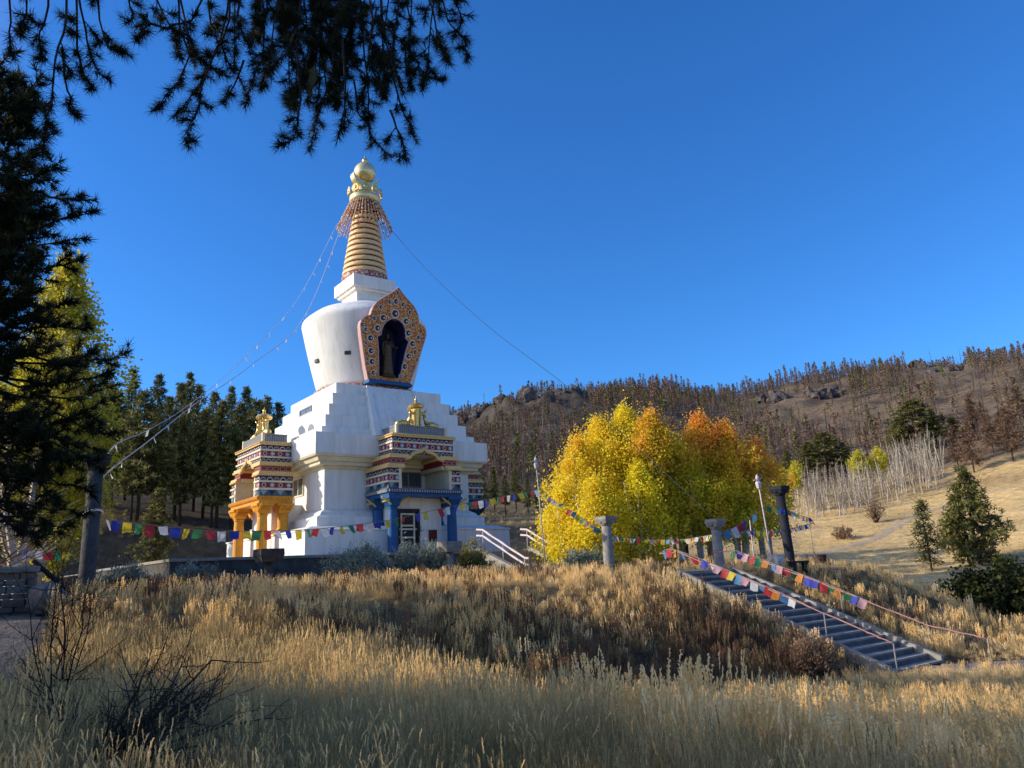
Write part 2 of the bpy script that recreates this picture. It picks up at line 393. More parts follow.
M['dirt'] = solid('packed_dirt', (.30, .225, .15), (.19, .145, .10), 1.5, .95, bump=.6, bscale=6)
M['track'] = solid('dry_track', (.46, .36, .23), (.36, .27, .17), 1.5, .95, bump=.4, bscale=6)
M['gravel'] = solid('grey_gravel_path', (.21, .17, .13), (.12, .10, .08), 2.2, .95, bump=.7, bscale=9)
def ground_at(x, y):
    q = ray(x, y); q = q/math.hypot(q[0], q[1])
    for d in np.arange(2.5, 120, .1):
        if q[2]*d < hz(q[0]*d, q[1]*d): return (float(q[0]*d), float(q[1]*d))
    return (float(q[0]*60), float(q[1]*60))
PATH = [ground_at(-95, 745), ground_at(-48, 700), ground_at(-22, 660), ground_at(-4, 625), ground_at(-2, 607)]
PATH = [(PATH[0][0]-.6, PATH[0][1]-2.5)]+PATH+[(PATH[-1][0]-4, PATH[-1][1]+1.5), (PATH[-1][0]-9, PATH[-1][1]+1.5)]
strip('path', PATH, [1.5, 1.5, 1.6, 1.8, 2.0, 2.2, 2.2, 2.2], M['gravel'], wid=7)
sx, sy = xy(-11.2, 23.6)
strip('path', [xy(-11.75, 23.4), xy(-10.6, 24.2), (sx+3.5, sy+.6), (sx+8, sy+.5), (sx+16, sy+2)], [2.8, 2.4, 1.9, 1.7, 1.7], M['dirt'], wid=7)
strip('path', [bearing(770, 84), bearing(812, 88), bearing(845, 92), bearing(880, 100), bearing(925, 118), bearing(980, 126), bearing(1060, 130)], [1.5]*7, M['track'], wid=5, lift=.06)

# ------------------------------------------------------------------ the stupa (local: -y faces the stairs, x to the right along the terrace, z from eye level)
SX, SY = 61*math.sin(R(-11.29)), 61*math.cos(R(-11.29))
stupa = thing('stupa', 'tall white Buddhist stupa with stepped base, bell dome and gilded ringed spire', 'stupa', (SX, SY, 0), ROTZ)
PZ = .93
b = MB()
b.frustum(8.02, PZ-.3, 8.02, 2.86); b.frustum(8.10, 2.86, 8.10, 2.98); b.frustum(7.9, 2.98, 7.35, 3.2)
b.build('plinth', M['white'], stupa, bevel=.03)
b = MB(); b.frustum(6.7, 3.2, 6.7, 3.85); b.frustum(6.7, 3.85, 6.35, 4.02); b.frustum(6.35, 4.02, 6.2, 4.22)
b.frustum(6.2, 4.22, 5.86, 4.42); b.frustum(5.86, 4.42, 5.86, 7.16)
b.build('wall', M['white'], stupa, bevel=.02)
b = MB(); b.frustum(5.95, 7.16, 6.05, 7.38); b.frustum(6.42, 7.38, 6.46, 7.62); b.frustum(6.6, 7.62, 6.75, 7.92); b.frustum(6.9, 7.92, 6.98, 8.06)
b.build('cornice', M['cream'], stupa, bevel=.02)
b = MB()
for h, z0, z1 in ((6.98, 8.06, 9.51), (6.27, 9.51, 10.05), (5.83, 10.05, 10.99), (5.38, 10.99, 11.89), (4.92, 11.89, 12.81), (4.44, 12.81, 13.71)):
    b.frustum(h, z0, h, z1)
b.build('stepped_throne', M['white'], stupa, bevel=.025)
# ceremonial stair ramps up the four faces of the throne
for k in (0,):
    b = MB(); rz = Matrix.Rotation(k*math.pi/2, 4, 'Z')
    for x0, x1, off in ((-2.3, 2.3, .03), (-2.62, -2.18, .16), (2.18, 2.62, .16), (-1.12, -.8, .13), (.8, 1.12, .13)):
        s = .80
        vs = []
        for x, sc in ((x0, 1), (x1, 1)):
            vs += [(x, -6.94-off, 9.515), (x*s, -4.44-off, 13.70), (x*s, -4.2, 13.70), (x, -6.0, 9.515)]
        b.add(vs, [(0, 1, 2, 3), (7, 6, 5, 4), (0, 4, 5, 1), (1, 5, 6, 2), (2, 6, 7, 3), (3, 7, 4, 0)])
    b.xform(rz).build('ceremonial_stair', M['white'], stupa)
# bell
NI = lambda c: not (abs(c[0]) < 1.62 and c[1] < 0 and 14.35 < c[2] < 19.35)
b = MB(); b.lathe([(4.10, 13.712), (4.16, 13.86), (4.0, 13.98), (4.04, 14.1), (3.84, 14.24)], 72)
b.build('lotus_ring', M['lotusband'], stupa, smooth=True)
b = MB()
prof = [(3.74, 14.2)]+[(3.74+1.30*t+.05*math.sin(math.pi*t), 14.2+5.4*t) for t in [i/22 for i in range(1, 23)]]
prof += [(5.02, 19.75), (4.95, 19.9), (4.78, 20.08), (4.4, 20.4), (4.03, 20.68), (4.0, 20.70), (3.96, 20.715), (3.6, 20.86), (3.0, 21.1), (2.4, 21.35), (1.9, 21.55), (1.3, 21.7)]
b.lathe(prof, 128, keep=NI)
b.build('bell_dome', M['white'], stupa, smooth=True)
for a, z in ((43, 16.35), (84, 16.2)):
    b = MB(); b.box(-.24, .24, -4.40, -3.8, z, z+.27); b.xform(Matrix.Rotation(-R(a), 4, 'Z')).build('vent', M['black'], stupa)
# niche panel leaning with the bell
PY = lambda z: -(4.10+.235*(z-14.2))
half = [(1.85, 14.35), (2.2, 15.4), (2.52, 16.5), (2.83, 17.6), (2.97, 18.3), (2.9, 18.62), (2.62, 18.92), (2.2, 19.08), (2.13, 19.3), (2.02, 19.72), (1.72, 20.15), (1.36, 20.45), (.86, 20.78), (.42, 21.1)]
half = [(x*.95, z-.05) for x, z in half]
outl = half+[(0, 21.45)]+[(-x, z) for x, z in half[::-1]]
oh = [(.92, 14.62), (1.06, 15.6), (1.2, 16.6), (1.38, 17.4), (1.4, 17.55), (1.1, 17.72), (1.08, 18.1), (.98, 18.45), (.72, 18.8), (.38, 19.02)]
oh = [(x*.97, z) for x, z in oh]
opn = oh+[(0, 19.1)]+[(-x, z) for x, z in oh[::-1]]
def panel(b, dy, mi, loops, y2):
    vs = [(x, PY(z)+dy, z) for lp in loops for x, z in lp]
    tris = tessellate_polygon([[Vector((x, z, 0)) for x, z in lp] for lp in loops])
    b.add(vs, [tuple(t) for t in tris], mi)
    k = 0
    for lp in loops:
        n = len(lp); w = [(x, PY(z)+dy, z) for x, z in lp]+[(x, PY(z)+y2, z) for x, z in lp]
        b.add(w, [(i, (i+1) % n, (i+1) % n+n, i+n) for i in range(n)], 1)
b = MB(); panel(b, 0, 0, [outl, opn], .55)
for lp, wd in ((outl, .055), (opn, .05)):
    b.tube([(x, PY(z)-.01, z) for x, z in lp+lp[:1]], wd, 6, 1)
discs = [(.29,20.49,.26),(.88,20.34,.2),(-.25,20.35,.2),(.18,19.53,.36),(-.85,19.04,.3),(1.12,19.07,.3),(1.49,19.84,.2),(-1.02,19.83,.2),(1.76,18.88,.2),(-1.58,18.89,.2),(-1.34,18.18,.29),
 (1.3,18.18,.29),(-1.94,17.33,.29),(1.67,17.4,.29),(2.23,17.97,.22),(-1.9,16.36,.28),(1.31,16.36,.28),(-1.82,15.55,.28),(.98,15.51,.28),(-2.32,17.92,.2),(.45,21.18,.18),(-1.73,14.71,.22),(.63,14.7,.2),(-2.58,18.25,.2),(1.91,16.76,.2),(-2.3,16.9,.15),(2.1,16.2,.16),(-2.2,15.7,.14),(1.6,15.2,.14)]
for x, z, r in discs:
    sft = (-PY(z)-4.9)
    x -= .55*sft*(1 if z > 17.5 else .9); z -= .18*sft
    for rr, dy, mi in ((r, -.03, 2), (r*.72, -.05, 3), (r*.24, -.06, 2)):
        ox = r*.22 if rr < r*.5 else 0
        vs = [(x+ox+rr*math.cos(a), PY(z+rr*math.sin(a))+dy, z+rr*math.sin(a)) for a in [2*math.pi*k/16 for k in range(16)]]
        b.add(vs, [tuple(range(16))], mi)
nichepanel = b.build('niche_panel', [M['scroll'], M['rose'], M['cream'], M['navy']], stupa)
b = MB(); n = len(opn)
vs = [(x, PY(z)+.02, z) for x, z in opn]+[(x*.95, PY(z)*.0-3.25, z) for x, z in opn]
b.add(vs, [(i, (i+1) % n, (i+1) % n+n, i+n) for i in range(n)]+[tuple(range(n, 2*n))])
b.build('niche_recess', M['nichedark'], stupa)
b = MB(); b.box(-1.86, 1.86, -4.50, -3.6, 14.02, 14.22); b.box(-1.8, 1.8, -4.40, -3.6, 14.22, 14.33)
b.build('niche_sill', M['blue'], stupa, bevel=.03)
# harmika
b = MB(); b.frustum(1.40, 21.2, 1.40, 22.25); b.frustum(1.40, 22.25, 1.52, 22.42); b.frustum(1.66, 22.42, 1.74, 22.65); b.frustum(1.90, 22.65, 1.90, 23.66)
b.build('harmika', M['white'], stupa, bevel=.03)
b = MB(); b.lathe([(1.90, 23.66), (1.93, 24.05), (1.88, 24.2)], 40); b.build('spire_base_band', M['lotusband'], stupa, smooth=False)
NRG = 13
for i in range(NRG):
    t0, t1 = i/NRG, (i+1)/NRG
    z0 = 24.25+t0*6.6; z1 = 24.25+t1*6.6; r0 = 1.88-1.0*t0; h = (z1-z0)*.92
    b = MB(); b.lathe([(r0-.06, z0), (r0+.0, z0+.05), (r0, z0+.2*h), (r0-.02, z0+.62*h), (r0-.07, z0+.74*h)], 48)
    b.build('spire_ring', M['spire'], stupa, smooth=True)
b = MB(); b.lathe([(1.76, 24.2), (.80, 30.9)], 40); b.build('spire_core', M['maroon'], stupa, smooth=True)
# parasol valance of beaded strands
b = MB(); b.lathe([(1.18, 31.0), (1.26, 30.7), (1.34, 30.2), (1.40, 29.95)], 36); b.build('parasol', M['maroon'], stupa, smooth=True)
b = MB(); ns = 44
for k in range(ns):
    a = 2*math.pi*k/ns; pr = []
    for j in range(15):
        t = j/14; r = 1.26+1.05*t**.9; z = 30.95-2.35*t-(.25*(k % 4 == 0))*t
        pr.append((r*math.cos(a), r*math.sin(a), z))
    for j, p in enumerate(pr):
        if rnd.random() < .12: continue
        b.ball(p, .085 if j % 2 else .065, (j+k) % 3 == 0, 5, 4)
    b.tube(pr[::2]+pr[-1:], .016, 3, 0)
for t in (.25, .5, .75):
    r = 1.26+1.05*t**.9+.01; z = 30.95-2.35*t
    b.tube([(r*math.cos(2*math.pi*k/ns), r*math.sin(2*math.pi*k/ns), z-.12*(k % 2)) for k in range(ns+1)], .03, 3, 0)
b.build('parasol_fringe', [M['beads'], M['cream']], stupa)
b = MB(); b.lathe([(1.14, 30.95), (1.28, 31.1), (1.34, 31.4), (1.28, 31.75), (1.0, 31.85)], 36); b.build('crown_band', M['palegold'], stupa, smooth=True)
for k in range(10):
    a = 2*math.pi*k/10+.2
    b = MB(); b.prism_xz([(-.28, 31.68), (.28, 31.68), (.36, 31.95), (.24, 32.2), (0, 32.36), (-.24, 32.2), (-.36, 31.95)], -1.46, -1.36)
    b.ball((0, -1.46, 31.98), .16, 0, 8, 6, (1, .4, 1))
    b.xform(Matrix.Rotation(a, 4, 'Z')).build('crown_petal', M['gold'], stupa)
cres = [(1.22*math.sin(t)*1.0, 33.55-1.15*math.cos(t)) for t in np.linspace(-1.5, 1.5, 25)]
inn = [(1.2*math.sin(t), 33.8-.83*math.cos(t)) for t in np.linspace(1.38, -1.38, 25)]
b = MB()
for q in range(24):
    a0, a1 = cres[q], cres[q+1]; c0, c1 = inn[24-q], inn[23-q]
    b.prism_xz([a0, a1, c1, c0], -.34, .34)
b.lathe([(.9, 31.8), (.8, 32.2), (.55, 32.6)], 24)
b.build('crescent_moon', M['palegold'], stupa)
b = MB(); b.ball((0, 0, 33.98), .95, 0, 32, 20); b.build('sun_disc', M['palegold'], stupa, smooth=True)
b = MB(); b.lathe([(.12, 34.85), (.22, 34.97), (.27, 35.12), (.2, 35.28), (.07, 35.36), (.05, 35.45), (.01, 35.75)], 14); b.build('finial', M['gold'], stupa, smooth=True)

# small windows of the left face
def face_window(fn, mat_frame, mat_pane, x0, x1, z0, z1, y, k, name='window'):
    rz = Matrix.Rotation(k*math.pi/2, 4, 'Z'); t = .09
    b = MB()
    for q in ((x0, x1, z0, z0+t), (x0, x1, z1-t, z1), (x0, x0+t, z0+t, z1-t), (x1-t, x1, z0+t, z1-t)): b.box(q[0], q[1], y-.07, y+.1, q[2], q[3])
    xm = (x0+x1)/2; b.box(xm-.04, xm+.04, y-.05, y+.1, z0+t, z1-t)
    o = b.xform(rz).build(name, mat_frame, stupa)
    b = MB(); b.box(x0+t, x1-t, y-.025, y+.05, z0+t, z1-t); b.xform(rz).build('pane', mat_pane, o)
face_window('w', M['frame'], M['glass'], -1.15, 1.15, 12.1, 12.62, -4.93, 3)
face_window('w', M['cream'], M['glass'], .3, 2.3, 5.7, 7.05, -5.88, 3)
face_window('w', M['frame'], M['glass'], -.5, 1.7, 6.02, 7.2, -5.88, 0)
b = MB(); b.prism_xz([(3.3+.6*math.cos(a), 10.1+.62*math.sin(a)) for a in np.linspace(0, math.pi, 13)], -5.87, -5.6)
b.xform(Matrix.Rotation(3*math.pi/2, 4, 'Z')).build('arched_window', M['frame'], stupa)
b = MB(); b.box(2.2, 3.1, -5.95, -5.8, 5.6, 7.65); b.build('blue_panel', M['blue'], stupa)
# entrance block with door
for k in (0, 1, 3):
    b = MB(); b.box(-2.0, 2.0, -8.06, -5.5, PZ-.2, 5.05); b.xform(Matrix.Rotation(k*math.pi/2, 4, 'Z')).build('entrance_block', M['white'], stupa)
b = MB(); b.box(-1.62, -1.42, -8.2, -8.0, PZ, 4.3); b.box(.0, .2, -8.2, -8.0, PZ, 4.3); b.box(-1.42, 0, -8.2, -8.0, 4.08, 4.3); b.box(-1.42, 0, -8.09, -8.0, PZ, 4.08)
door = b.build('door', M['black'], stupa)
b = MB(); b.box(-1.3, -1.18, -8.16, -8.1, PZ+.1, 4.0); b.box(-.3, -.18, -8.16, -8.1, PZ+.1, 4.0)
for z in (PZ+.1, 2.3, 3.1, 3.88): b.box(-1.18, -.3, -8.15, -8.1, z, z+.12)
b.build('door_frame', M['cream'], door)
b = MB(); b.box(.95, 1.6, -8.14, -8.0, 1.85, 2.85); b.build('notice_board', M['maroon'], stupa, bevel=.02)
b = MB(); b.ball((.35, -8.2, 2.95), .16, 0, 10, 8, (.8, .8, 1.2)); b.build('wall_lamp', M['white'], stupa, smooth=True)

# ---- portals
def column(x, y, z0, z1, mat, rz, parent, capmat):
    b = MB(); hh = z1-z0
    b.frustum(.48, z0, .48, z0+.16, 0, x, y); b.lathe([(.45, z0+.16), (.48, z0+.3), (.40, z0+.42), (.37, z0+.52)], 16, 0, x, y)
    b.lathe([(.37, z0+.52), (.36, z0+.6*hh), (.32, z1-.86), (.37, z1-.82), (.37, z1-.74), (.32, z1-.68)], 16, 0, x, y)
    b.frustum(.33, z1-.68, .46, z1-.42, 0, x, y); b.frustum(.40, z1-.42, .54, z1-.16, 0, x, y); b.frustum(.60, z1-.16, .60, z1, 0, x, y)
    o = b.xform(rz).build('column', mat, parent)
    for s in (-1, 1):                       # scrolled bracket arms with gilded knobs
        b = MB(); b.tube([(x+s*.36, y-.40, z1-.50), (x+s*.7, y-.40, z1-.28), (x+s*1.05, y-.40, z1-.05)], [.07, .07, .05], 6)
        for j in range(6): b.ball((x+s*(.38+.13*j), y-.43, z1-.52+.085*j), .065, 0, 6, 5)
        b.tube([(x+s*.50, y-.42, z1-.30), (x+s*.54, y+.4, z1-.28)], .06, 6)
        for j in range(5): b.ball((x+s*.56, y-.38+.2*j, z1-.32), .065, 0, 6, 5)
        b.xform(rz).build('bracket', capmat, o)
    return o
def band(x0, x1, y0, y1, z0, z1, base, kind, rz, parent, name):
    """a frieze band: box with inlaid motifs on its outer sides"""
    b = MB(); b.box(x0, x1, y0, y1, z0, z1, 0); h = z1-z0; zc = (z0+z1)/2
    mats = [base, M['rose'], M['sky'], M['green'], M['cream'], M['navy']]
    def motifs(L, put):
        n = max(1, round(L/(h*1.25))); st = L/n
        for i in range(n):
            c = (i+.5)*st
            if kind == 'rosette':
                a = [2*math.pi*k/10 for k in range(10)]
                put([(c+.40*h*math.cos(t), .40*h*math.sin(t)) for t in a], .012, 1+i % 2)
                put([(c+.2*h*math.cos(t), .2*h*math.sin(t)) for t in a], .02, 4 if i % 2 else 5)
            elif kind == 'swag':
                a = np.linspace(0, math.pi, 8)
                put([(c+.46*st*math.cos(t), -.45*h+.72*h*math.sin(t)) for t in a], .012, 4 if i % 2 else 1)
                put([(c+.36*st*math.cos(t), -.45*h+.55*h*math.sin(t)) for t in a], .02, 5 if i % 2 else 3)
            elif kind == 'tri':
                put([(c-.46*st, .42*h), (c+.46*st, .42*h), (c, -.4*h)][::-1], .012, 5 if i % 2 else 2)
            elif kind == 'panel':
                put([(c-.42*st, -.34*h), (c+.42*st, -.34*h), (c+.42*st, .34*h), (c-.42*st, .34*h)], .012, 1)
                put([(c-.33*st, -.24*h), (c+.33*st, -.24*h), (c+.33*st, .24*h), (c-.33*st, .24*h)], .02, 0)
    motifs(x1-x0, lambda q, o, mi: b.add([(x0+a, y0-o, zc+c) for a, c in q], [tuple(range(len(q)))], mi))
    if x0 < -2: motifs(y1-y0, lambda q, o, mi: b.add([(x0-o, y1-a, zc+c) for a, c in q], [tuple(range(len(q)))], mi))
    if x1 > 2: motifs(y1-y0, lambda q, o, mi: b.add([(x1+o, y0+a, zc+c) for a, c in q], [tuple(range(len(q)))], mi))
    return b.xform(rz).build(name, mats, parent)
M['navyblue'] = solid('deep_blue_paint', (.01, .035, .17), (.01, .03, .13), 2., .5)
def portal(k, colmat, beammat, label):
    rz = Matrix.Rotation(k*math.pi/2, 4, 'Z') @ Matrix.Translation((.12 if k == 0 else 0, -.12 if k == 3 else 0, 0)) @ Matrix.Diagonal((.955 if k != 3 else 1.02, 1, 1, 1))
    ow = 2.08; YB = 5.84 if k != 3 else 6.85
    b = MB()                                 # core masonry of the upper storey
    for s in (-1, 1):
        x0, x1 = sorted((s*ow, s*2.9)); b.box(x0, x1, -9.0, -YB, 5.55, 7.0)
        x0, x1 = sorted((s*1.55, s*2.62)); b.box(x0, x1, -8.95, -YB-0.005, 7.0, 7.95)
    b.box(-2.42, 2.42, -8.9, -YB-0.010, 7.95, 9.3)
    core = tag(b.xform(rz).build('portal', M['cream'], stupa), label)
    for x in (-2.45, 2.45):
        column(x, -8.75, PZ, 5.05, colmat, rz, core, M['gold'] if k == 0 else colmat)
        column(x+(.1 if x > 0 else -.1), -6.75 if k != 3 else -7.35, 3.1 if k != 3 else 2.9, 5.05, colmat, rz, core, M['gold'] if k == 0 else colmat)
    b = MB()
    b.box(-3.0, 3.0, -9.22, -8.3, 5.05, 5.28); b.box(-3.0, -2.0, -8.3, -YB, 5.05, 5.28); b.box(2.0, 3.0, -8.3, -YB, 5.05, 5.28)
    b.xform(rz).build('beam', beammat, core)
    b = MB(); b.box(-3.08, 3.08, -9.3, -8.25, 5.28, 5.55); b.box(-3.08, -1.9, -8.25, -YB-0.010, 5.28, 5.55); b.box(1.9, 3.08, -8.25, -YB-0.010, 5.28, 5.55)
    for i in range(31):                     # dentils
        x = -3.04+i*.2; b.box(x, x+.10, -9.38, -9.3, 5.32, 5.5, 1)
    for i in range(16 if k != 3 else 11):
        for s in (-1, 1):
            y = -9.2+i*.2; x0, x1 = sorted((s*3.08, s*3.16)); b.box(x0, x1, y, y+.11, 5.3, 5.5, 1)
    b.xform(rz).build('dentil_course', [M['navyblue'] if k == 0 else beammat, M['greyrail'] if k == 0 else beammat], core)
    for s in (-1, 1):
        lo = sorted((s*ow, s*3.0)); mi = sorted((s*1.52, s*2.75))
        band(*lo, -9.2, -YB-0.020, 5.56, 5.98, M['green'], 'tri', rz, core, 'triangle_frieze')
        band(*lo, -9.2, -YB-0.020, 6.08, 6.50, M['red'], 'rosette', rz, core, 'rosette_frieze')
        band(*lo, -9.2, -YB-0.020, 6.58, 6.93, M['navy'], 'swag', rz, core, 'petal_frieze')
        band(*mi, -9.08, -YB-0.030, 7.26, 7.64, M['red'], 'panel', rz, core, 'panel_frieze')
        b = MB()
        for z0, z1, p in ((5.96, 6.10, .09), (6.48, 6.60, .09)):
            x0, x1 = sorted((s*(ow-.05), s*(3.0+p))); b.box(x0, x1, -9.2-p, -YB-0.030, z0, z1)
        b.box(*sorted((s*(ow-.1), s*(ow+.12))), -9.24, -YB-.06, 5.56, 6.95)
        b.xform(rz).build('ledge', M['cream'], core)
        b = MB()
        x0, x1 = sorted((s*(ow-.3), s*3.12)); b.box(x0, x1, -9.34, -YB-0.040, 6.95, 7.10); b.box(*sorted((s*(ow-.36), s*3.05)), -9.28, -YB-0.040, 7.10, 7.25)
        x0, x1 = sorted((s*1.2, s*2.9)); b.box(x0, x1, -9.22, -YB-0.050, 7.66, 7.80); b.box(*sorted((s*1.3, s*2.82)), -9.16, -YB-0.050, 7.80, 7.94)
        # scalloped edge
        for i in range(8):
            xx = s*(ow-.1+i*.14); b.ball((xx, -9.34, 6.97), .07, 0, 6, 4)
        for i in range(20 if k != 3 else 14): b.ball((s*3.12, -9.2+i*.165, 6.97), .07, 0, 6, 4); b.ball((s*2.9, -9.1+i*.165, 7.68), .07, 0, 6, 4)
        b.xform(rz).build('yellow_cornice', M['yellow'], core)
    band(-2.55, 2.55, -9.0, -YB-0.020, 7.96, 8.25, M['navy'], 'swag', rz, core, 'petal_frieze')
    band(-2.55, 2.55, -9.0, -YB-0.020, 8.33, 8.74, M['red'], 'rosette', rz, core, 'rosette_frieze')
    band(-2.55, 2.55, -9.0, -YB-0.020, 8.82, 9.14, M['navy'], 'swag', rz, core, 'petal_frieze')
    b = MB(); b.box(-2.64, 2.64, -9.09, -YB-0.030, 8.23, 8.35); b.box(-2.64, 2.64, -9.09, -YB-0.030, 8.72, 8.84)
    b.xform(rz).build('ledge', M['cream'], core)
    b = MB(); b.box(-2.68, 2.68, -9.14, -YB-0.040, 9.14, 9.26); b.box(-2.6, 2.6, -9.06, -YB-0.040, 9.26, 9.40)
    for i in range(36): b.ball((-2.62+i*.15, -9.14, 9.28), .075, 0, 6, 4)
    for i in range(20 if k != 3 else 13):
        for s in (-1, 1): b.ball((s*2.68, -9.05+i*.16, 9.28), .075, 0, 6, 4)
    # ogee arch trim over the opening
    ar = [(-1.62, 7.62), (-1.2, 7.72), (-.95, 8.0), (-.5, 8.14), (-.2, 8.22), (0, 8.42), (.2, 8.22), (.5, 8.14), (.95, 8.0), (1.2, 7.72), (1.62, 7.62)]
    b.tube([(x, -9.08, z) for x, z in ar], .13, 6)
    b.xform(rz).build('roof_cornice', M['yellow'], core)
    b = MB()
    b.box(-2.05, 2.05, -8.72, -8.66, 9.40, 9.95); b.box(-2.05, -1.99, -8.66, -YB-.15, 9.40, 9.95); b.box(1.99, 2.05, -8.66, -YB-.15, 9.40, 9.95)
    b.box(-2.12, 2.12, -8.78, -YB-.15, 9.95, 10.03)
    for i in range(27): b.box(-2.03+i*.155, -1.95+i*.155, -8.78, -8.72, 9.42, 9.93, 1)
    for i in range(17 if k != 3 else 10):
        for s in (-1, 1): b.box(*sorted((s*2.05, s*2.11)), -8.7+i*.16, -8.62+i*.16, 9.42, 9.93, 1)
    for s in (-1, 1): b.box(s*2.05-.1, s*2.05+.1, -8.82, -8.62, 9.40, 10.1, 2)
    b.xform(rz).build('balustrade', [M['frame'], M['greyrail'], M['cream']], core)
    # crest: wheel-pillar under a small parasol, flanked by two deer
    b = MB(); b.frustum(.42, 10.03, .36, 10.15, 0, 0, -8.0); b.frustum(.27, 10.15, .33, 11.45, 0, 0, -8.0, .2, .26)
    for i in range(7):
        for s in (-1, 1): b.ball((s*.22, -8.26, 10.3+i*.17), .11, 0, 6, 5)
    b.lathe([(.30, 11.45), (.56, 11.5), (.6, 11.64), (.46, 11.78), (.15, 11.9), (.1, 12.0)], 18, 0, 0, -8.0); b.ball((0, -8.0, 12.1), .12, 0, 8, 6); b.lathe([(.05, 12.15), (.01, 12.4)], 6, 0, 0, -8.0)
    b.xform(rz).build('dharma_wheel_crest', M['gold'], core)
    for s in (-1, 1):
        b = MB(); cx = s*1.05
        b.ball((cx+s*.12, -8.0, 10.22), .26, 0, 10, 8, (1.5, .7, .8)); b.ball((cx+s*.4, -8.0, 10.18), .2, 0, 8, 6, (1.1, .9, .9))
        b.tube([(cx-s*.18, -8.0, 10.25), (cx-s*.32, -8.0, 10.55), (cx-s*.36, -8.0, 10.75)], [.15, .1, .09], 8)
        b.ball((cx-s*.42, -8.0, 10.84), .13, 0, 8, 6, (1.4, .8, .85))
        for e in (-1, 1): b.tube([(cx-s*.32, -8+e*.05, 10.9), (cx-s*.24, -8+e*.14, 11.12)], [.05, .01], 5)
        for e in (-1, 1): b.tube([(cx-s*.1, -8+e*.14, 10.2), (cx-s*.42, -8+e*.14, 10.08), (cx-s*.18, -8+e*.14, 10.06)], [.07, .05, .04], 6)
        b.v = [(cx+(x-cx)*1.3, -8.2+(y+8.0)*1.3, 10.03+(z-10.03)*1.3) for x, y, z in b.v]
        b.xform(rz).build('deer_figure', M['gold'], core, smooth=True)
    return core
portal(0, M['blue'], M['blue'], 'portal on royal blue columns above the entrance')
portal(3, M['ochre'], M['ochre'], 'sunlit portal on orange columns')
portal(1, M['teal'], M['teal'], 'far portal on dark teal columns')

# ---- statue standing in the niche
def skin_figure(name, verts, edges, radii, mat, parent=None, root=0, sub=2):
    me = bpy.data.meshes.new(name); me.from_pydata(verts, edges, []); me.materials.append(mat)
    o = bpy.data.objects.new(name, me); link(o)
    if parent: o.parent = parent
    sk = o.modifiers.new('skin', 'SKIN'); sk.use_smooth_shade = True
    sd = o.modifiers.new('smooth', 'SUBSURF'); sd.levels = sd.render_levels = sub
    for i, r in enumerate(radii):
        d = me.skin_vertices[0].data[i]; d.radius = (r, r) if not isinstance(r, tuple) else r; d.use_root = (i == root)
    return o
q = Matrix.Rotation(ROTZ, 4, 'Z') @ Vector((-.05, -4.05, 0))
statue = thing('statue', 'dark bronze robed figure standing in the blue niche of the white dome', 'statue', (SX+q.x, SY+q.y, 14.63), ROTZ)
hgt = 3.55/7.5
V = [(0, 0, 1.95), (0, 0, 2.3), (0, .02, 2.75), (0, .02, 2.98), (0, 0, 3.12), (0, -.02, 3.32), (0, -.02, 3.48),
     (-.36, .02, 2.86), (-.47, -.02, 2.38), (-.46, -.16, 1.92), (-.45, -.2, 1.72), (.36, .02, 2.86), (.52, -.05, 2.42), (.62, -.34, 2.36), (.66, -.44, 2.5),
     (-.17, 0, 1.8), (-.17, 0, 1.0), (-.17, .02, .12), (-.2, -.18, .05), (.17, 0, 1.8), (.17, 0, 1.0), (.17, .02, .12), (.2, -.18, .05)]
Ed = [(0,1),(1,2),(2,3),(3,4),(4,5),(5,6),(2,7),(7,8),(8,9),(9,10),(2,11),(11,12),(12,13),(13,14),(0,15),(15,16),(16,17),(17,18),(0,19),(19,20),(20,21),(21,22)]
Rd = [.30,.27,.32,.14,.11,.19,.14,.15,.115,.09,.10,.15,.115,.09,.11,.2,.16,.1,.09,.2,.16,.1,.09]
skin_figure('body', V, Ed, Rd, M['bronze'], statue)
b = MB(); prof = []
b.lathe([(.50, .12), (.46, .5), (.40, 1.2), (.36, 1.75), (.34, 2.05), (.36, 2.45), (.33, 2.75)], 22)
for i, (x, y, z) in enumerate(b.v):
    a = math.atan2(y, x); b.v[i] = (x*(1+.06*math.sin(a*7+z)), y*.72*(1+.06*math.sin(a*7+z)), z)
b.build('robe', M['robe'], statue, smooth=True)
b = MB(); b.lathe([(.62, -.02), (.66, .05), (.5, .1), (.58, .16)], 22); b.build('lotus_base', M['bronze'], statue, smooth=True)
b = MB(); b.ball((0, -.0, 3.52), .11, 0, 10, 8); b.ball((0, 0, 3.36), .205, 0, 14, 10, (.98, .98, .8)); b.build('hair', M['bronze'], statue, smooth=True)

# ------------------------------------------------------------------ platform of the stupa, its retaining wall and steps
def local(o): o.location = (SX, SY, 0); o.rotation_euler = (0, 0, ROTZ); return o
M['darkstone'] = solid('dark_fieldstone', (.10, .092, .082), (.05, .046, .042), 2.5, .95, bump=.8, bscale=5)
PL, PRt, PF, PB = -18.3, 6.0, -18.3, 18.3
b = MB(); b.box(PL+.42, PRt-.42, PF+.42, PB, 1.0, PZ); tag(local(b.build('pavement', M['slab'])), kind='structure')
def wall_thing(name, label, segs, z0, z1, mat, cop, cat='wall'):
    t = thing(name, label, cat, (SX, SY, 0), ROTZ)
    b = MB(); c = MB()
    for x0, x1, y0, y1 in segs:
        b.box(x0, x1, y0, y1, z0, z1)
        c.box(x0-.06, x1+.06, y0-.08, y1+.06, z1+.002, z1+.14)
    b.build('masonry', mat, t, bevel=.02); c.build('coping', cop, t, bevel=.02)
    return t
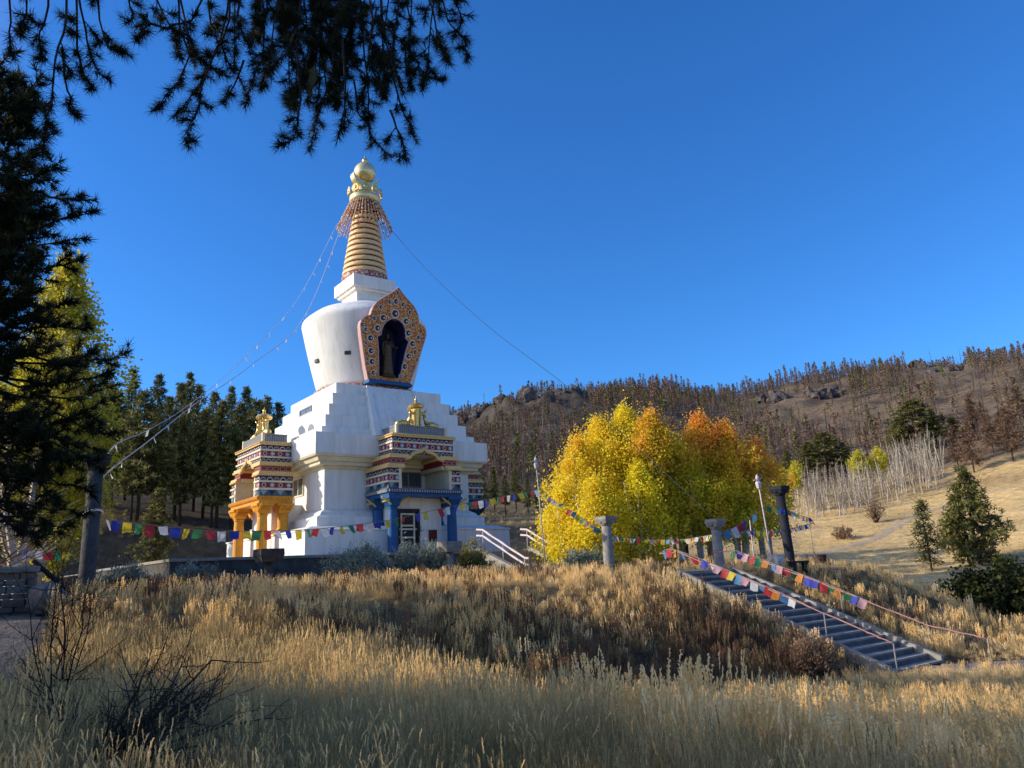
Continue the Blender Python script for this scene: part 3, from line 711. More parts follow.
wall_thing('retaining_wall', 'long dark stone retaining wall with flat coping left of the white stupa steps', [(PL, -2.1, PF, PF+.4), (PL, PL+.4, PF+.42, 6)], -1.2, PZ, M['darkstone'], M['slab'])
wall_thing('retaining_wall', 'short stone retaining wall right of the white stupa steps', [(2.1, PRt, PF, PF+.4), (PRt-.4, PRt, PF+.42, 16)], -1.2, PZ, M['darkstone'], M['slab'])
up = thing('staircase', 'small flight of pale steps with white cheek walls climbing to the stupa platform', 'steps', (SX, SY, 0), ROTZ)
for i in range(11):
    b = MB(); z = -.5+i*.13; b.box(-1.7, 1.7, PF-3.85+i*.35, PF-3.85+(i+1)*.35+.02, z-.25, z+.13)
    b.build('step', M['slab'], up, bevel=.01)
for s in (-1, 1):
    b = MB(); x0, x1 = sorted((s*1.72, s*2.05))
    vs = [(x, y, z) for x in (x0, x1) for y, z in ((PF-4.1, -.8), (PF-.02, -.8), (PF-.02, 1.22), (PF-4.1, -.15))]
    b.add(vs, [(0, 3, 2, 1), (4, 5, 6, 7), (0, 1, 5, 4), (1, 2, 6, 5), (2, 3, 7, 6), (3, 0, 4, 7)])
    b.build('cheek_wall', M['curb'], up, bevel=.02)
def handrail(label, pts, offs, mat, posts, group=None, r=.022, origin=None):
    """pipe rail(s) along pts (world), posts drop to the ground"""
    o0 = Vector(pts[0]); t = thing('handrail', label, 'handrail', o0, 0, group)
    for dz in offs:
        P = [Vector(p)+Vector((0, 0, dz))-o0 for p in pts]
        Q = []
        for i in range(len(P)-1):
            for k in range(8): Q.append(P[i].lerp(P[i+1], k/8)+Vector((0, 0, .012*math.sin(k*1.9+i))))
        Q.append(P[-1])
        b = MB(); b.tube(Q, [r*(1+.25*math.sin(i*2.3)) for i in range(len(Q))], 7); b.build('rail', mat, t, smooth=True)
    for p, zb in posts:
        b = MB(); a = Vector(p)-o0; b.tube([(a.x, a.y, zb-o0.z), a], .022, 7); b.build('post', M['cord'] if mat == M['pink'] else mat, t, smooth=True)
    return t
def lw(x, y, z): q = Matrix.Rotation(ROTZ, 4, 'Z') @ Vector((x, y, 0)); return (SX+q.x, SY+q.y, z)
for s, lb in ((-1, 'left of two pale wrapped double handrails on the steps up to the white stupa'), (1, 'right of two pale wrapped double handrails on the steps up to the white stupa')):
    pts = [lw(s*1.6, PF+.5, 2.25), lw(s*1.6, PF-.1, 2.2), lw(s*1.6, PF-3.9, .5), lw(s*1.6, PF-4.3, .45)]
    handrail(lb, pts, (0, -.34), M['palewrap'], [(pts[1], 1.0), (pts[2], -.7), (lw(s*1.6, PF-2., 1.35), .2)], 'handrails of the upper steps', r=.06)

# ------------------------------------------------------------------ long stair in the grass bank
A0 = np.array(xy(ST_U0, ST_V0)); NST = 17; M['nosing'] = solid('worn_nosing', (.42, .41, .40), (.30, .30, .30), 5., .85)
stair = thing('staircase', 'long straight flight of grey steps with pale curbs cut into the grassy bank', 'staircase', (float(A0[0]), float(A0[1]), ST_Z0), math.atan2(EU[1], EU[0]))
W = ST_V1-ST_V0; dl = (ST_U1-ST_U0)/NST; dh = (ST_Z0-ST_Z1)/NST      # local: x runs down the stair, y to the right edge
for i in range(NST):
    b = MB(); z = -(i+1)*dh; b.box(i*dl-.03, (i+1)*dl+.02, .2, W-.2, z-.05, z)
    b.box((i+1)*dl-.03, (i+1)*dl+.035, .2, W-.2, z+.001, z+.016, 1); tr = b.build('tread', [M['tread'], M['nosing']], stair)
    b = MB(); b.box(i*dl+.02, i*dl+.06, .2, W-.2, z+.002, z+dh-.052); b.build('riser', M['riser'], stair)
L = ST_U1-ST_U0
for y0, y1 in ((0, .19), (W-.19, W)):
    b = MB(); vs = [(x, y, z) for y in (y0, y1) for x, z in ((-.1, -.6), (L, -L*(dh/dl)-.45), (L, -L*(dh/dl)+.12), (-.1, .10))]
    b.add(vs, [(0, 1, 2, 3), (7, 6, 5, 4), (0, 4, 5, 1), (1, 5, 6, 2), (2, 6, 7, 3), (3, 7, 4, 0)]); b.build('side_curb', M['curb'], stair, bevel=.015)
b = MB(); b.box(-.55, -.03, .0, W, -.3, .06); b.build('top_curb', M['curb'], stair, bevel=.015)
def onst(u, v, dz):
    t = (u-ST_U0)/(ST_U1-ST_U0); p = xy(u, v); return (p[0], p[1], ST_Z0+(ST_Z1-ST_Z0)*min(max(t, 0), 1)+dz)
v = ST_V0-.05
railL = [onst(ST_U0-.9, v, .72), onst(ST_U0, v, .75), onst(-15.8, v, .86), onst(ST_U1-.55, v, .88), onst(ST_U1+.25, v, .78)]
handrail('pink wrapped handrail with prayer flags along the left edge of the grey stair', railL, (0,), M['pink'],
         [(railL[1], -1.0), (onst(-13.6, v, .87), onst(-13.6, v, -.2)[2]), (railL[4], ST_Z1-.3)], 'handrails of the long stair')
v = ST_V1+.05
railR = [onst(ST_U0-1.2, v, .70), onst(ST_U0-.2, v, .72), onst(-15.8, v, .80), onst(ST_U1-.4, v, .84), onst(ST_U1+1.3, v, .66)]
handrail('pink wrapped handrail with prayer flags along the right edge of the grey stair', railR, (0,), M['pink'],
         [(railR[1], -1.0), (onst(-15.0, v, .81), onst(-15.0, v, -.2)[2]), (railR[4], ST_Z1-.4)], 'handrails of the long stair')

# ------------------------------------------------------------------ pillars
M['greycol'] = solid('dark_grey_concrete', (.095, .088, .08), (.055, .052, .05), 4., .9, bump=.5, bscale=18)
M['darkcol'] = solid('black_stone', (.012, .014, .02), (.02, .022, .03), 6., .8, bump=.3)
def pillar(label, P, ztop, cap=.5, sh=.24, mat='concrete', group='stone pillars around the terrace', lean=(0, 0), base=True, zb=None, ch=.12):
    zb = hz(P[0], P[1]) if zb is None else zb; h = ztop-zb; cap *= .76
    t = thing('stone_pillar', label, 'pillar', (P[0], P[1], zb), ROTZ+.1, group); t.rotation_euler = (lean[0], lean[1], ROTZ)
    b = MB(); b.lathe([(sh*1.15, -.3), (sh*1.12, .2), (sh, .35), (sh*.93, h-.42)], 16); b.build('shaft', M[mat], t, smooth=True)
    b = MB(); b.lathe([(sh*.95, h-.44), (sh*1.2, h-.36), (sh*1.15, h-.3), (cap*.8, h-.2)], 14); b.frustum(cap*.80, h-.2-ch, cap, h-.06-ch*.6); b.frustum(cap, h-.06-ch*.6, cap*.97, h)
    for k in range(8):
        a = k*math.pi/4; b.ball((cap*.8*math.cos(a), cap*.8*math.sin(a), h-.22), .09, 0, 6, 4)
    b.build('capital', M[mat], t)
    if base:
        b = MB(); b.frustum(sh*1.7, -.3, sh*1.6, .12); b.build('base', M[mat], t)
    return t
p = bearing(609, 36); pillar('weathered concrete pillar in front of the larger yellow aspen grove', p, atd(608, 516.5, 36)[2])
p = bearing(719, 33); pillar('weathered concrete pillar at the head of the long grey stair', p, atd(717, 519, 33)[2], cap=.40, sh=.21)
p = bearing(450, 35); pillar('squat concrete pillar with pale broad capital before the blue portal', p, atd(450, 541.5, 35)[2], cap=.56, sh=.17, ch=.26)
p = bearing(268, 31); pillar('dark concrete pillar with blocky capital beside the stone retaining wall', p, atd(268, 549, 31)[2], cap=.60, sh=.15, ch=.28, mat='greycol')
p = bearing(790, 36); pillar('charcoal black pillar standing alone right of the orange aspens', p, atd(783.5, 486, 36)[2], cap=.42, sh=.21, mat='darkcol', group=None, lean=(0, R(-3.)))
p = bearing(86, 24); LP = p
pillar('tall grey cable pillar under the big dark pine at left', p, atd(95, 455, 24)[2], cap=.42, sh=.21, mat='greycol', group=None)
# ------------------------------------------------------------------ flag poles
def pole(label, P, ztop, r=.035, lean=(0, 0), finial=True, mat='metal', group=None):
    zb = hz(*P); t = thing('flag_pole', label, 'pole', (P[0], P[1], zb), 0, group); t.rotation_euler = (lean[0], lean[1], .4)
    h = ztop-zb
    b = MB(); b.tube([(0, 0, -.4), (0, 0, h*.5), (0, 0, h)], [r, r*.9, r*.7], 7); b.build('shaft', M[mat], t, smooth=True)
    if finial:
        b = MB(); b.tube([(-.22, 0, h-.08), (.22, 0, h-.02)], .025, 5); b.lathe([(.03, h-.5), (.10, h-.42), (.13, h-.2), (.05, h-.1), (.09, h+.02), (.02, h+.16)], 8); b.build('finial', M[mat], t)
    return t
pole('thin pale flag pole standing left of the yellow aspens', bearing(546, 38), atd(538, 460, 38)[2], lean=(0, R(-2.5)), group=None)
pole('thin white flag pole between the aspens and the black pillar', bearing(772, 35), atd(762, 478, 35)[2], lean=(0, R(-4)), mat='palewrap')
pole('short pale pole right of the concrete pillar by the aspens', bearing(754, 40), atd(752, 520, 40)[2], finial=False, mat='palewrap')
pole('slim dark pole beside the loop of prayer flags on the meadow', bearing(814, 46), atd(810, 496, 46)[2], r=.02, finial=False, mat='cord')
# small meadow sign
p = bearing(822, 60); zb = hz(*p); t = thing('marker_sign', 'tiny dark red marker on a thin stake in the golden meadow', 'sign', (p[0], p[1], zb))
b = MB(); b.tube([(0, 0, -.2), (0, 0, 2.6)], .03, 6); b.build('stake', M['cord'], t)
b = MB(); b.box(-.28, .28, -.03, .03, 2.3, 2.85); b.build('board', M['maroon'], t, bevel=.01)
p = bearing(776, 34.2); zb = hz(*p); t = thing('utility_box', 'small pale box in the grass at the foot of the white flag pole', 'box', (p[0], p[1], zb), ROTZ)
b = MB(); b.box(-.26, .26, -.2, .2, -.1, .62); b.build('body', M['white'], t, bevel=.02)
b = MB(); b.box(-.29, .29, -.23, .23, .622, .68); b.build('lid', M['palewrap'], t, bevel=.01)
p = bearing(797, 34.5); zb = hz(*p); t = thing('bench', 'low dark bench slab beside the black pillar', 'bench', (p[0], p[1], zb+.1), ROTZ)
b = MB(); b.box(-.5, .5, -.2, .2, .30, .38); b.build('seat', M['darkcol'], t, bevel=.01)
for s in (-1, 1):
    b = MB(); b.box(s*.4-.07, s*.4+.07, -.16, .16, -.4, .30); b.build('leg', M['darkcol'], t, bevel=.01)

# ------------------------------------------------------------------ prayer flags
FLAGMESH = {}
def flag_mesh(colr, k):
    """cloth rectangle hanging from the origin, unit size, wavy"""
    if (colr, k) in FLAGMESH: return FLAGMESH[colr, k]
    rr = random.Random(hash((len(colr), k)) % 1000+k*17+ord(colr[-1])); n = 5
    a, ph, sk = rr.uniform(.03, .14), rr.uniform(0, 6), rr.uniform(-.22, .22)
    V = []; T = []
    for j in range(n+1):
        for i in range(n+1):
            x, z = i/n-.5, -j/n
            V.append((x*(1-.10*j/n*rr.random())-sk*z*.8, a*math.sin(3.2*x+ph+2*z)*(-z)*1.3+.25*sk*z, z*(1+.06*math.sin(5*x+ph)))); T.append(.4+.6*(.5+.5*math.sin(7*z+3*x+ph)))
    I = np.arange((n+1)**2).reshape(n+1, n+1)
    F = np.stack([I[:-1, :-1], I[1:, :-1], I[1:, 1:], I[:-1, 1:]], -1).reshape(-1, 4)
    me = fast_mesh('flag', V, F, M['flag_'+colr], T, smooth=True); FLAGMESH[colr, k] = me
    return me
def crom(pts, n):
    P = [Vector(p) for p in pts]; P = [2*P[0]-P[1]]+P+[2*P[-1]-P[-2]]; out = []
    for i in range(1, len(P)-2):
        for k in range(n):
            t = k/n; a, b_, c, d = P[i-1], P[i], P[i+1], P[i+2]
            out.append(.5*((2*b_)+(c-a)*t+(2*a-5*b_+4*c-d)*t*t+(3*b_-a-3*c+d)*t*t*t))
    out.append(P[-2]); return out
def flag_string(label, pts, size, gap, cols, s0=0, s1=1e9, cordmat='cord', r=.012, group='strings of prayer flags', skip=.04, twist=0.45, drop=None):
    P = crom(pts, 12); o0 = P[0].copy()
    t = thing('prayer_flag_string', label, 'prayer flags', o0, 0, group)
    b = MB(); b.tube([p-o0 for p in P], r, 5); b.build('cord', M[cordmat], t)
    L = [0]
    for i in range(len(P)-1): L.append(L[-1]+(P[i+1]-P[i]).length)
    s = s0+size*.7; k = 0; rr = random.Random(len(label))
    while s < min(L[-1]-size*.6, s1):
        i = max(j for j in range(len(L)) if L[j] <= s); i = min(i, len(P)-2)
        q = P[i].lerp(P[i+1], (s-L[i])/max(L[i+1]-L[i], 1e-6))-o0; d = P[i+1]-P[i]
        if rr.random() > skip:
            o = bpy.data.objects.new('flag', flag_mesh(cols[k % len(cols)], k % 4)); link(o); o.parent = t; o.location = q
            d.normalize(); x = d; y = Vector((0, 0, 1)).cross(x).normalized(); z = Vector((0, 0, 1))
            zz = x.cross(y)
            Mx = Matrix((x, y, zz)).transposed().to_4x4()
            o.rotation_euler = (Mx @ Matrix.Rotation(rr.uniform(-twist, twist)*1.3, 4, 'X')).to_euler()
            o.rotation_euler.rotate_axis('Z', rr.uniform(-twist, twist))
            o.scale = (size*rr.uniform(.9, 1.08), size, size*rr.uniform(.95, 1.2))
        s += size+gap*(1+.6*(rr.random()-.5)); k += 1
    return t
V3 = lambda x, y, d: Vector(atd(x, y, d))
C5 = ['red', 'white', 'blue', 'yellow', 'green']
flag_string('long string of prayer flags from the grey cable pillar past both portals to a pole',
            [V3(91, 517, 24), V3(125, 522, 25), V3(168, 527, 26), V3(215, 531, 27), V3(252, 531, 27.5), V3(300, 530, 28.5), V3(345, 526, 30), V3(390, 520, 31), V3(430, 511, 32.5), V3(462, 504, 33.5), V3(500, 497, 35.5), V3(542, 489, 38)],
            .29, .12, C5, r=.012)
flag_string('twisted string of prayer flags slanting down from the pale pole across the yellow aspens',
            [V3(541, 488, 38), V3(553, 500, 37.7), V3(575, 513, 37.2), V3(592, 525, 36.6), V3(606, 533, 36.1)], .24, .06, ['yellow', 'green', 'pink', 'white', 'sky', 'green', 'red', 'sky'], twist=1.0)
flag_string('low string of small prayer flags hung between the two concrete pillars by the aspens',
            [V3(611, 536, 36.2), V3(640, 539, 39), V3(675, 540, 39), V3(700, 537, 37), V3(715, 534, 33.4)], .21, .05, ['yellow', 'sky', 'white', 'red', 'green', 'yellow', 'white', 'orange'])
flag_string('string of prayer flags rising from the stair-head pillar to the white pole',
            [V3(720, 533, 33), V3(733, 528, 33.2), V3(748, 519, 34), V3(766, 506, 35)], .34, .04, ['sky', 'white', 'red', 'blue', 'yellow', 'sky', 'red'])
flag_string('loop of prayer flags running round the black pillar to the slim dark pole and back',
            [V3(766, 506, 35), V3(786, 510, 36), V3(802, 516, 43), V3(811, 519, 46), V3(812, 523, 46), V3(800, 526, 43), V3(788, 529, 38), V3(768, 531, 36.5), V3(745, 531, 35), V3(722, 533, 33.2)],
            .22, .03, ['green', 'yellow', 'sky', 'blue', 'pink', 'navy' if 0 else 'blue', 'green', 'red', 'white', 'yellow'], twist=.6)
sub = lambda pts, a, b_: [Vector(p)+Vector((0, 0, .05)) for p in pts]
flag_string('string of prayer flags tied along the left handrail of the long grey stair', sub(railL, 0, 1)[0:3]+[Vector(onst(-14.2, ST_V0-.05, .90))], .27, .02,
            ['sky', 'red', 'orange', 'sky', 'white', 'red', 'green', 'blue', 'white', 'pink', 'red', 'yellow', 'sky', 'pink', 'white'], twist=.5)
flag_string('string of prayer flags tied along the right handrail of the long grey stair', sub(railR, 0, 1)[0:3]+[Vector(onst(-14.0, ST_V1+.05, .84))], .27, .03,
            ['green', 'blue', 'pink', 'red', 'green', 'orange', 'sky', 'pink', 'red', 'green', 'orange', 'blue', 'blue', 'red', 'green', 'orange'], s0=.9, twist=.45)
flag_string('distant string of bright prayer flags low behind the stone wall at far left',
            [V3(14, 545, 33), V3(40, 551, 33.5), V3(76, 552, 34)], .30, .04, ['yellow', 'blue', 'white', 'red', 'green', 'yellow'])
# cables from the spire
sp = lambda a, r, z: Vector(lw(r*math.cos(a), r*math.sin(a), z))
ctop = Vector((LP[0], LP[1], atd(95, 455, 24)[2]))
flag_string('upper pale cable strung with small white pennants from the gilded spire to the grey pillar', [sp(2.9, 2.3, 28.9), V3(297, 300, 55), V3(240, 362, 46), V3(190, 404, 38), V3(150, 429, 31), V3(120, 442, 27), ctop+Vector((.2, 0, -.1))],
            .22, 2.3, ['white'], cordmat='palewrap', r=.015, group='cables from the spire', skip=.25)
flag_string('lower pale cable strung with small white pennants from the gilded spire to the grey pillar', [sp(3.4, 2.2, 28.9), V3(305, 316, 54), V3(250, 366, 45), V3(195, 404, 37), V3(150, 440, 30), V3(118, 464, 26.5), ctop+Vector((.1, 0, -.75))],
            .22, 1.9, ['white'], cordmat='palewrap', r=.02, group='cables from the spire', skip=.25)
p = bearing(719, 33)
t = thing('cable', 'thin dark cable running from the gilded spire to the stair-head pillar at right', 'cable', sp(0, 2.3, 28.9))
b = MB(); q0 = sp(-.4, 2.2, 28.8); b.tube([x-q0 for x in crom([q0, V3(430, 273, 56), V3(490, 328, 51), V3(560, 381, 45), V3(640, 450, 39), Vector((p[0], p[1], atd(717, 519, 33)[2]))], 14)], .016, 5); t.location = q0; b.build('line', M['darkcord'], t)
# white tie on the cable pillar
t = thing('rope_tie', 'loop of white rope tied round the grey cable pillar', 'rope', (LP[0], LP[1], atd(85, 515, 24)[2]))
b = MB(); b.tube([(.24*math.cos(a), .24*math.sin(a), .12*math.cos(a+.5)) for a in np.linspace(0, 2*math.pi, 25)], .035, 6); b.build('loop', M['flag_white'] if 0 else M['white'], t, smooth=True)

# ------------------------------------------------------------------ stone wall and slab seat by the path at left
p = bearing(-8, 21); zb = hz(*p); zt = atd(12, 572, 21)[2]
t = thing('stone_wall', 'low dry stone wall with flat slab top beside the path at left', 'wall', (p[0], p[1], zb), R(25))
b = MB(); rr = random.Random(3)
z = -.2
while z < zt-zb-.12:
    x = -2.2; hh = rr.uniform(.1, .17)
    while x < .75:
        w = rr.uniform(.25, .55); b.box(x, min(x+w-.02, .8), -.35+rr.uniform(-.03, .03), .35, z, z+hh-.012); x += w
    z += hh
b.build('masonry', M['stone'], t, bevel=.015)
b = MB(); b.box(-2.3, .9, -.45, .42, z+.002, z+.14); b.build('slab', M['slab'], t, bevel=.03)
def rock_mesh(seed, n=16, m=10, rough=.35):
    rr = np.random.default_rng(seed); b = MB(); b.ball((0, 0, 0), 1, 0, n, m)
    V = np.array(b.v); ks = rr.normal(size=(5, 3))*2; ph = rr.uniform(0, 6, 5)
    dsp = 1+rough*sum(np.sin(V@ks[i]+ph[i]) for i in range(5))/2.4
    V = V*dsp[:, None]
    for _ in range(9):                       # chipped flats
        nn = unit(rr.normal(size=(1, 3)))[0]; lim = rr.uniform(.62, .85); dd = V@nn; V = V-np.maximum(dd-lim, 0)[:, None]*nn
    b.v = [tuple(v) for v in V]; return b
p = bearing(45, 20); zb = hz(*p); hb = atd(45, 569, 20)[2]-zb
b = rock_mesh(5); b.v = [(x*.45, y*.4, z*(hb*.45)+hb*.3) for x, y, z in b.v]
o = b.build('boulder', M['stone'], None, bevel=0); o.location = (p[0], p[1], zb); o.rotation_euler = (0, 0, .4); tag(o, 'pale boulder at the end of the low stone wall by the path', 'boulder')
p = bearing(66, 22.5); zb = hz(*p)
b = rock_mesh(8); b.v = [(x*.6, y*.5, z*.4+.2) for x, y, z in b.v]
o = b.build('boulder', M['stone']); o.location = (p[0], p[1], zb); tag(o, 'dark boulder close to the foot of the grey cable pillar', 'boulder')
p = bearing(55, 20.6); zb = hz(*p)
b = MB(); b.tube([(-.55, 0, 1.05), (0, 0, .6), (.5, 0, .05)], [.05, .06, .06], 7); o = b.build('fallen_log', M['darkbark'], None, smooth=True); o.location = (p[0], p[1], zb+.15); tag(o, 'dark pole leaning diagonally against the boulders by the pillar', 'log')
for i, (x, d, s, lb) in enumerate([(112, 35, .45, 'leftmost small sunlit stone of the row below the left junipers'), (127, 35.5, .5, 'second small sunlit stone of the row below the left junipers'), (141, 35.5, .42, 'third small sunlit stone of the row below the left junipers'), (165, 36, .5, 'sunlit stone between the two left junipers')]):
    p = bearing(x, d); b = rock_mesh(20+i); b.v = [(a*s*1.3, c*s, e*s*.7+s*.9) for a, c, e in b.v]
    o = b.build('edging_stone', M['slab']); o.location = (p[0], p[1], hz(*p)+.05); tag(o, lb, 'stone', 'edging stones')

# ------------------------------------------------------------------ trees
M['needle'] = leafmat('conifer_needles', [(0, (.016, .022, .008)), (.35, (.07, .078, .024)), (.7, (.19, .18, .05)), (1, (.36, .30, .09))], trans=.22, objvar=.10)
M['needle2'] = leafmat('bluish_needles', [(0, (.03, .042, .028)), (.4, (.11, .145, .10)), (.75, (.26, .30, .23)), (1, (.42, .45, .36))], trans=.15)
M['pineneedle'] = leafmat('near_pine_needles', [(0, (.010, .014, .006)), (.5, (.032, .042, .016)), (1, (.085, .095, .030))], trans=.3)
M['deadneedle'] = leafmat('scorched_needles', [(0, (.055, .036, .025)), (.5, (.145, .086, .052)), (1, (.27, .165, .10))], trans=.2, objvar=.25)
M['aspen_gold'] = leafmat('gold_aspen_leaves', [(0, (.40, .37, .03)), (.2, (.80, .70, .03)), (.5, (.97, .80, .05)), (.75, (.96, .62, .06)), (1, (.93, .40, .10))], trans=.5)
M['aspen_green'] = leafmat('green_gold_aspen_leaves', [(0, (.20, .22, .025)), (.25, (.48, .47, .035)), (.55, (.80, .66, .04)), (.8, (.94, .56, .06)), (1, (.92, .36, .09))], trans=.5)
M['aspen_lime'] = leafmat('lime_aspen_leaves', [(0, (.26, .25, .02)), (.5, (.58, .52, .05)), (1, (.82, .70, .10))], trans=.5)
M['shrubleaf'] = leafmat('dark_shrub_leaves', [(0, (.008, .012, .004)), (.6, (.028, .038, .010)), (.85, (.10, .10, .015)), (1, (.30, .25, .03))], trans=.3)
M['greytwig'] = leafmat('pale_bare_stems', [(0, (.17, .135, .10)), (.5, (.36, .30, .22)), (1, (.66, .57, .45))], trans=.0, objvar=.0)
M['burnt'] = leafmat('burnt_stems', [(0, (.03, .024, .02)), (.6, (.10, .076, .06)), (1, (.24, .19, .15))], trans=0, objvar=.0)

def conifer_mesh(seed, h, rad, dens=1., crown0=.12, mat='needle', taper=1., clump=.45, lobes=.35, nl=9):
    """trunk + foliage meshes: whorls of branches carrying sprays of needles"""
    g = np.random.default_rng(seed)
    P = []; D = []; T = []
    tb = MB(); tb.tube([(0, 0, -.6), (.02*h*.3, 0, h*.4), (0, .01*h, h*.75), (0, 0, h*.98)], [h*.009+.05, h*.008+.03, h*.005+.02, .015], 7)
    nw = int(h*1.9*dens)
    for w in range(nw):
        t = crown0+(1-crown0)*(w+.5*g.random())/nw
        prof = min(1, (1-t)*1.35)**.8*min(1, .45+2.2*(t-crown0)/(1-crown0)) if taper else math.sin(math.pi*(.18+.8*t))
        nb = int(5+3*g.random())
        for k in range(nb):
            a = g.uniform(0, 2*math.pi); L = rad*prof*g.uniform(1-lobes, 1+lobes*.6)+.25
            dz = g.uniform(-.30, .15)
            e = np.array([math.cos(a)*L, math.sin(a)*L, dz*L]); o = np.array([0, 0, t*h])
            if L > .9 and g.random() < .55: tb.tube([tuple(o), tuple(o+e*.75)], [.035, .012], 3)
            ns = max(2, int(L*2.6))
            for j in range(ns):
                s = .28+.74*(j+g.random()*.6)/ns
                c = o+e*s+g.normal(size=3)*.10+np.array([0, 0, -.12*s*s*L])
                m = nl
                dd = unit(g.normal(size=(m, 3))+np.array([math.cos(a)*.7, math.sin(a)*.7, .25]))
                P.append(np.repeat(c[None], m, 0)+g.normal(size=(m, 3))*.12); D.append(dd)
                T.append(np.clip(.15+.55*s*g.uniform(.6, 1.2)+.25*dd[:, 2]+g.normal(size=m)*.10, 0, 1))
    P = np.concatenate(P); D = np.concatenate(D); T = np.concatenate(T)
    Vv, F = tri_cards(P, D, g.uniform(.7, 1.25, len(P))*clump, clump*.34)
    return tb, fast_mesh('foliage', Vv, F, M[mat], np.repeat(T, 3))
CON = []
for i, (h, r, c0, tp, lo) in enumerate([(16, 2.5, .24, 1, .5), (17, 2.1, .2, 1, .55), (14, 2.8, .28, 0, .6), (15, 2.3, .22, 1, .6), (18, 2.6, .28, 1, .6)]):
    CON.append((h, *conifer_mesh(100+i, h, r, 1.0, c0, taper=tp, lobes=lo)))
def tree_proto(tb, fol, name, trunkmat, folname='foliage'):
    r = empty(name); tb.build('trunk', trunkmat, r, smooth=True); f = mobj(folname, fol, r); return r
protos = {}
def put_tree(key, maker, name, label, cat, P, h, h0, rot, group=None, wide=1.):
    """first use builds the tree, later ones copy it"""
    if key not in protos: protos[key] = maker(); o = protos[key]
    else: o = copy_tree(protos[key])
    o.location = (P[0], P[1], hz(P[0], P[1])-.1); s = h/h0; o.scale = (s*wide, s*wide, s); o.rotation_euler = (0, 0, rot)
    tag(o, label, cat, group)
    return o
forest = [  # px, top y, dist, kind
 (104,392,98,0),(118,370,104,1),(132,392,88,2),(146,376,102,3),(159,398,95,0),(170,384,92,4),(179,374,108,1),(189,386,100,3),(199,410,95,2),(206,393,110,0),(214,402,88,4),
 (224,388,112,1),(233,404,95,3),(240,388,106,4),(251,401,98,2),(262,398,112,0),(274,404,112,3),(147,420,95,3),(176,408,88,1),(208,428,88,0),(228,430,88,2),(126,428,88,4),(290,415,118,1),(92,385,94,2),(78,395,100,3),(56,400,96,0),(30,395,100,1),(240,436,88,0),(252,442,92,1)]
for i, (x, yt, d, k) in enumerate(forest):
    P = bearing(x, d); h = atd(x, yt, d)[2]-hz(*P)
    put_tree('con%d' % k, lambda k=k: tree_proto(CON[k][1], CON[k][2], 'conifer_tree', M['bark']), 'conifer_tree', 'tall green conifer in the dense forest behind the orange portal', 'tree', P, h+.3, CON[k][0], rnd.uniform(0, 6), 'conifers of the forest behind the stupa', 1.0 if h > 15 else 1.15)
DEAD = [conifer_mesh(150+i, 12, 2.4, 1.1, .2, mat='deadneedle', taper=1-i, lobes=.6, nl=6) for i in range(2)]
# small conifers in front of the forest and the low dark trees right of the stupa
for x, yt, d, k, lb in [(152, 487, 66, 3, 'small young pine standing before the dark forest slope at left')]:
    P = bearing(x, d); h = atd(x, yt, d)[2]-hz(*P)
    put_tree('con3', None, 'conifer_tree', lb, 'tree', P, h, CON[3][0], 1., None, 1.5)
for i, (x, yt, d, k) in enumerate([(474,470,118,3),(486,476,112,0),(497,466,120,1),(508,474,110,4),(519,468,118,0),(531,478,112,3),(541,480,110,1),(552,486,116,4),(466,478,120,2)]):
    P = bearing(x, d); h = atd(x, yt, d)[2]-hz(*P)
    put_tree('con%d' % k, None, 'conifer_tree', 'green conifer at the foot of the burnt hill between stupa and aspens', 'tree', P, h, CON[k][0], rnd.uniform(0, 6), 'conifers at the foot of the hill', 1.25)
# green pines on the right-hand slope
for i, (x, yt, d, k, wd, lb) in enumerate([
 (936,396,175,2,2.75,'broadest green pine on the slope above the white bare aspens'),(955,406,180,4,2.17,'dark green pine just right of the broadest slope pine'),(918,414,172,0,2.17,'olive green pine left of the broadest slope pine'),
 (975,419,178,2,1.74,'greyish green pine at the right edge of the slope pine group'),(840,430,165,2,2.75,'round olive pine above the left end of the white bare aspens'),(822,440,160,0,2.46,'lower olive pine at the left end of the white bare aspens'),
 (858,440,168,4,2.32,'darker pine right of the round olive pine'),(800,449,165,3,2.17,'small pine on the slope right behind the orange aspens'),(945,434,160,1,2.03,'pale green pine between slope group and white bare aspens')]):
    P = bearing(x, d); h = atd(x, yt, d)[2]-hz(*P)
    put_tree('con%d' % k, None, 'pine_tree', lb, 'tree', P, max(h, 5), CON[k][0], rnd.uniform(0, 6), 'green pines on the slope', wd).name = 'pine_tree'
# meadow pines
def mk(seed, h, r, c0, **kw): return lambda: tree_proto(*conifer_mesh(seed, h, r, 1.7, c0, **kw), 'pine_tree', M['bark'])
P = bearing(976, 80); h = atd(975, 466, 80)[2]-hz(*P)
put_tree('mp1', mk(201, h, 3.0, .10, clump=.36, lobes=.2, nl=15), 'pine_tree', 'full green young pine standing in the golden meadow at right', 'tree', P, h, h, 0)
P = bearing(928, 76); h = atd(924, 498, 76)[2]-hz(*P)
put_tree('mp2', mk(202, h, 1.35, .15, clump=.3, lobes=.6, nl=7), 'pine_tree', 'thin spindly young pine left of the full meadow pine', 'tree', P, h, h, 0)

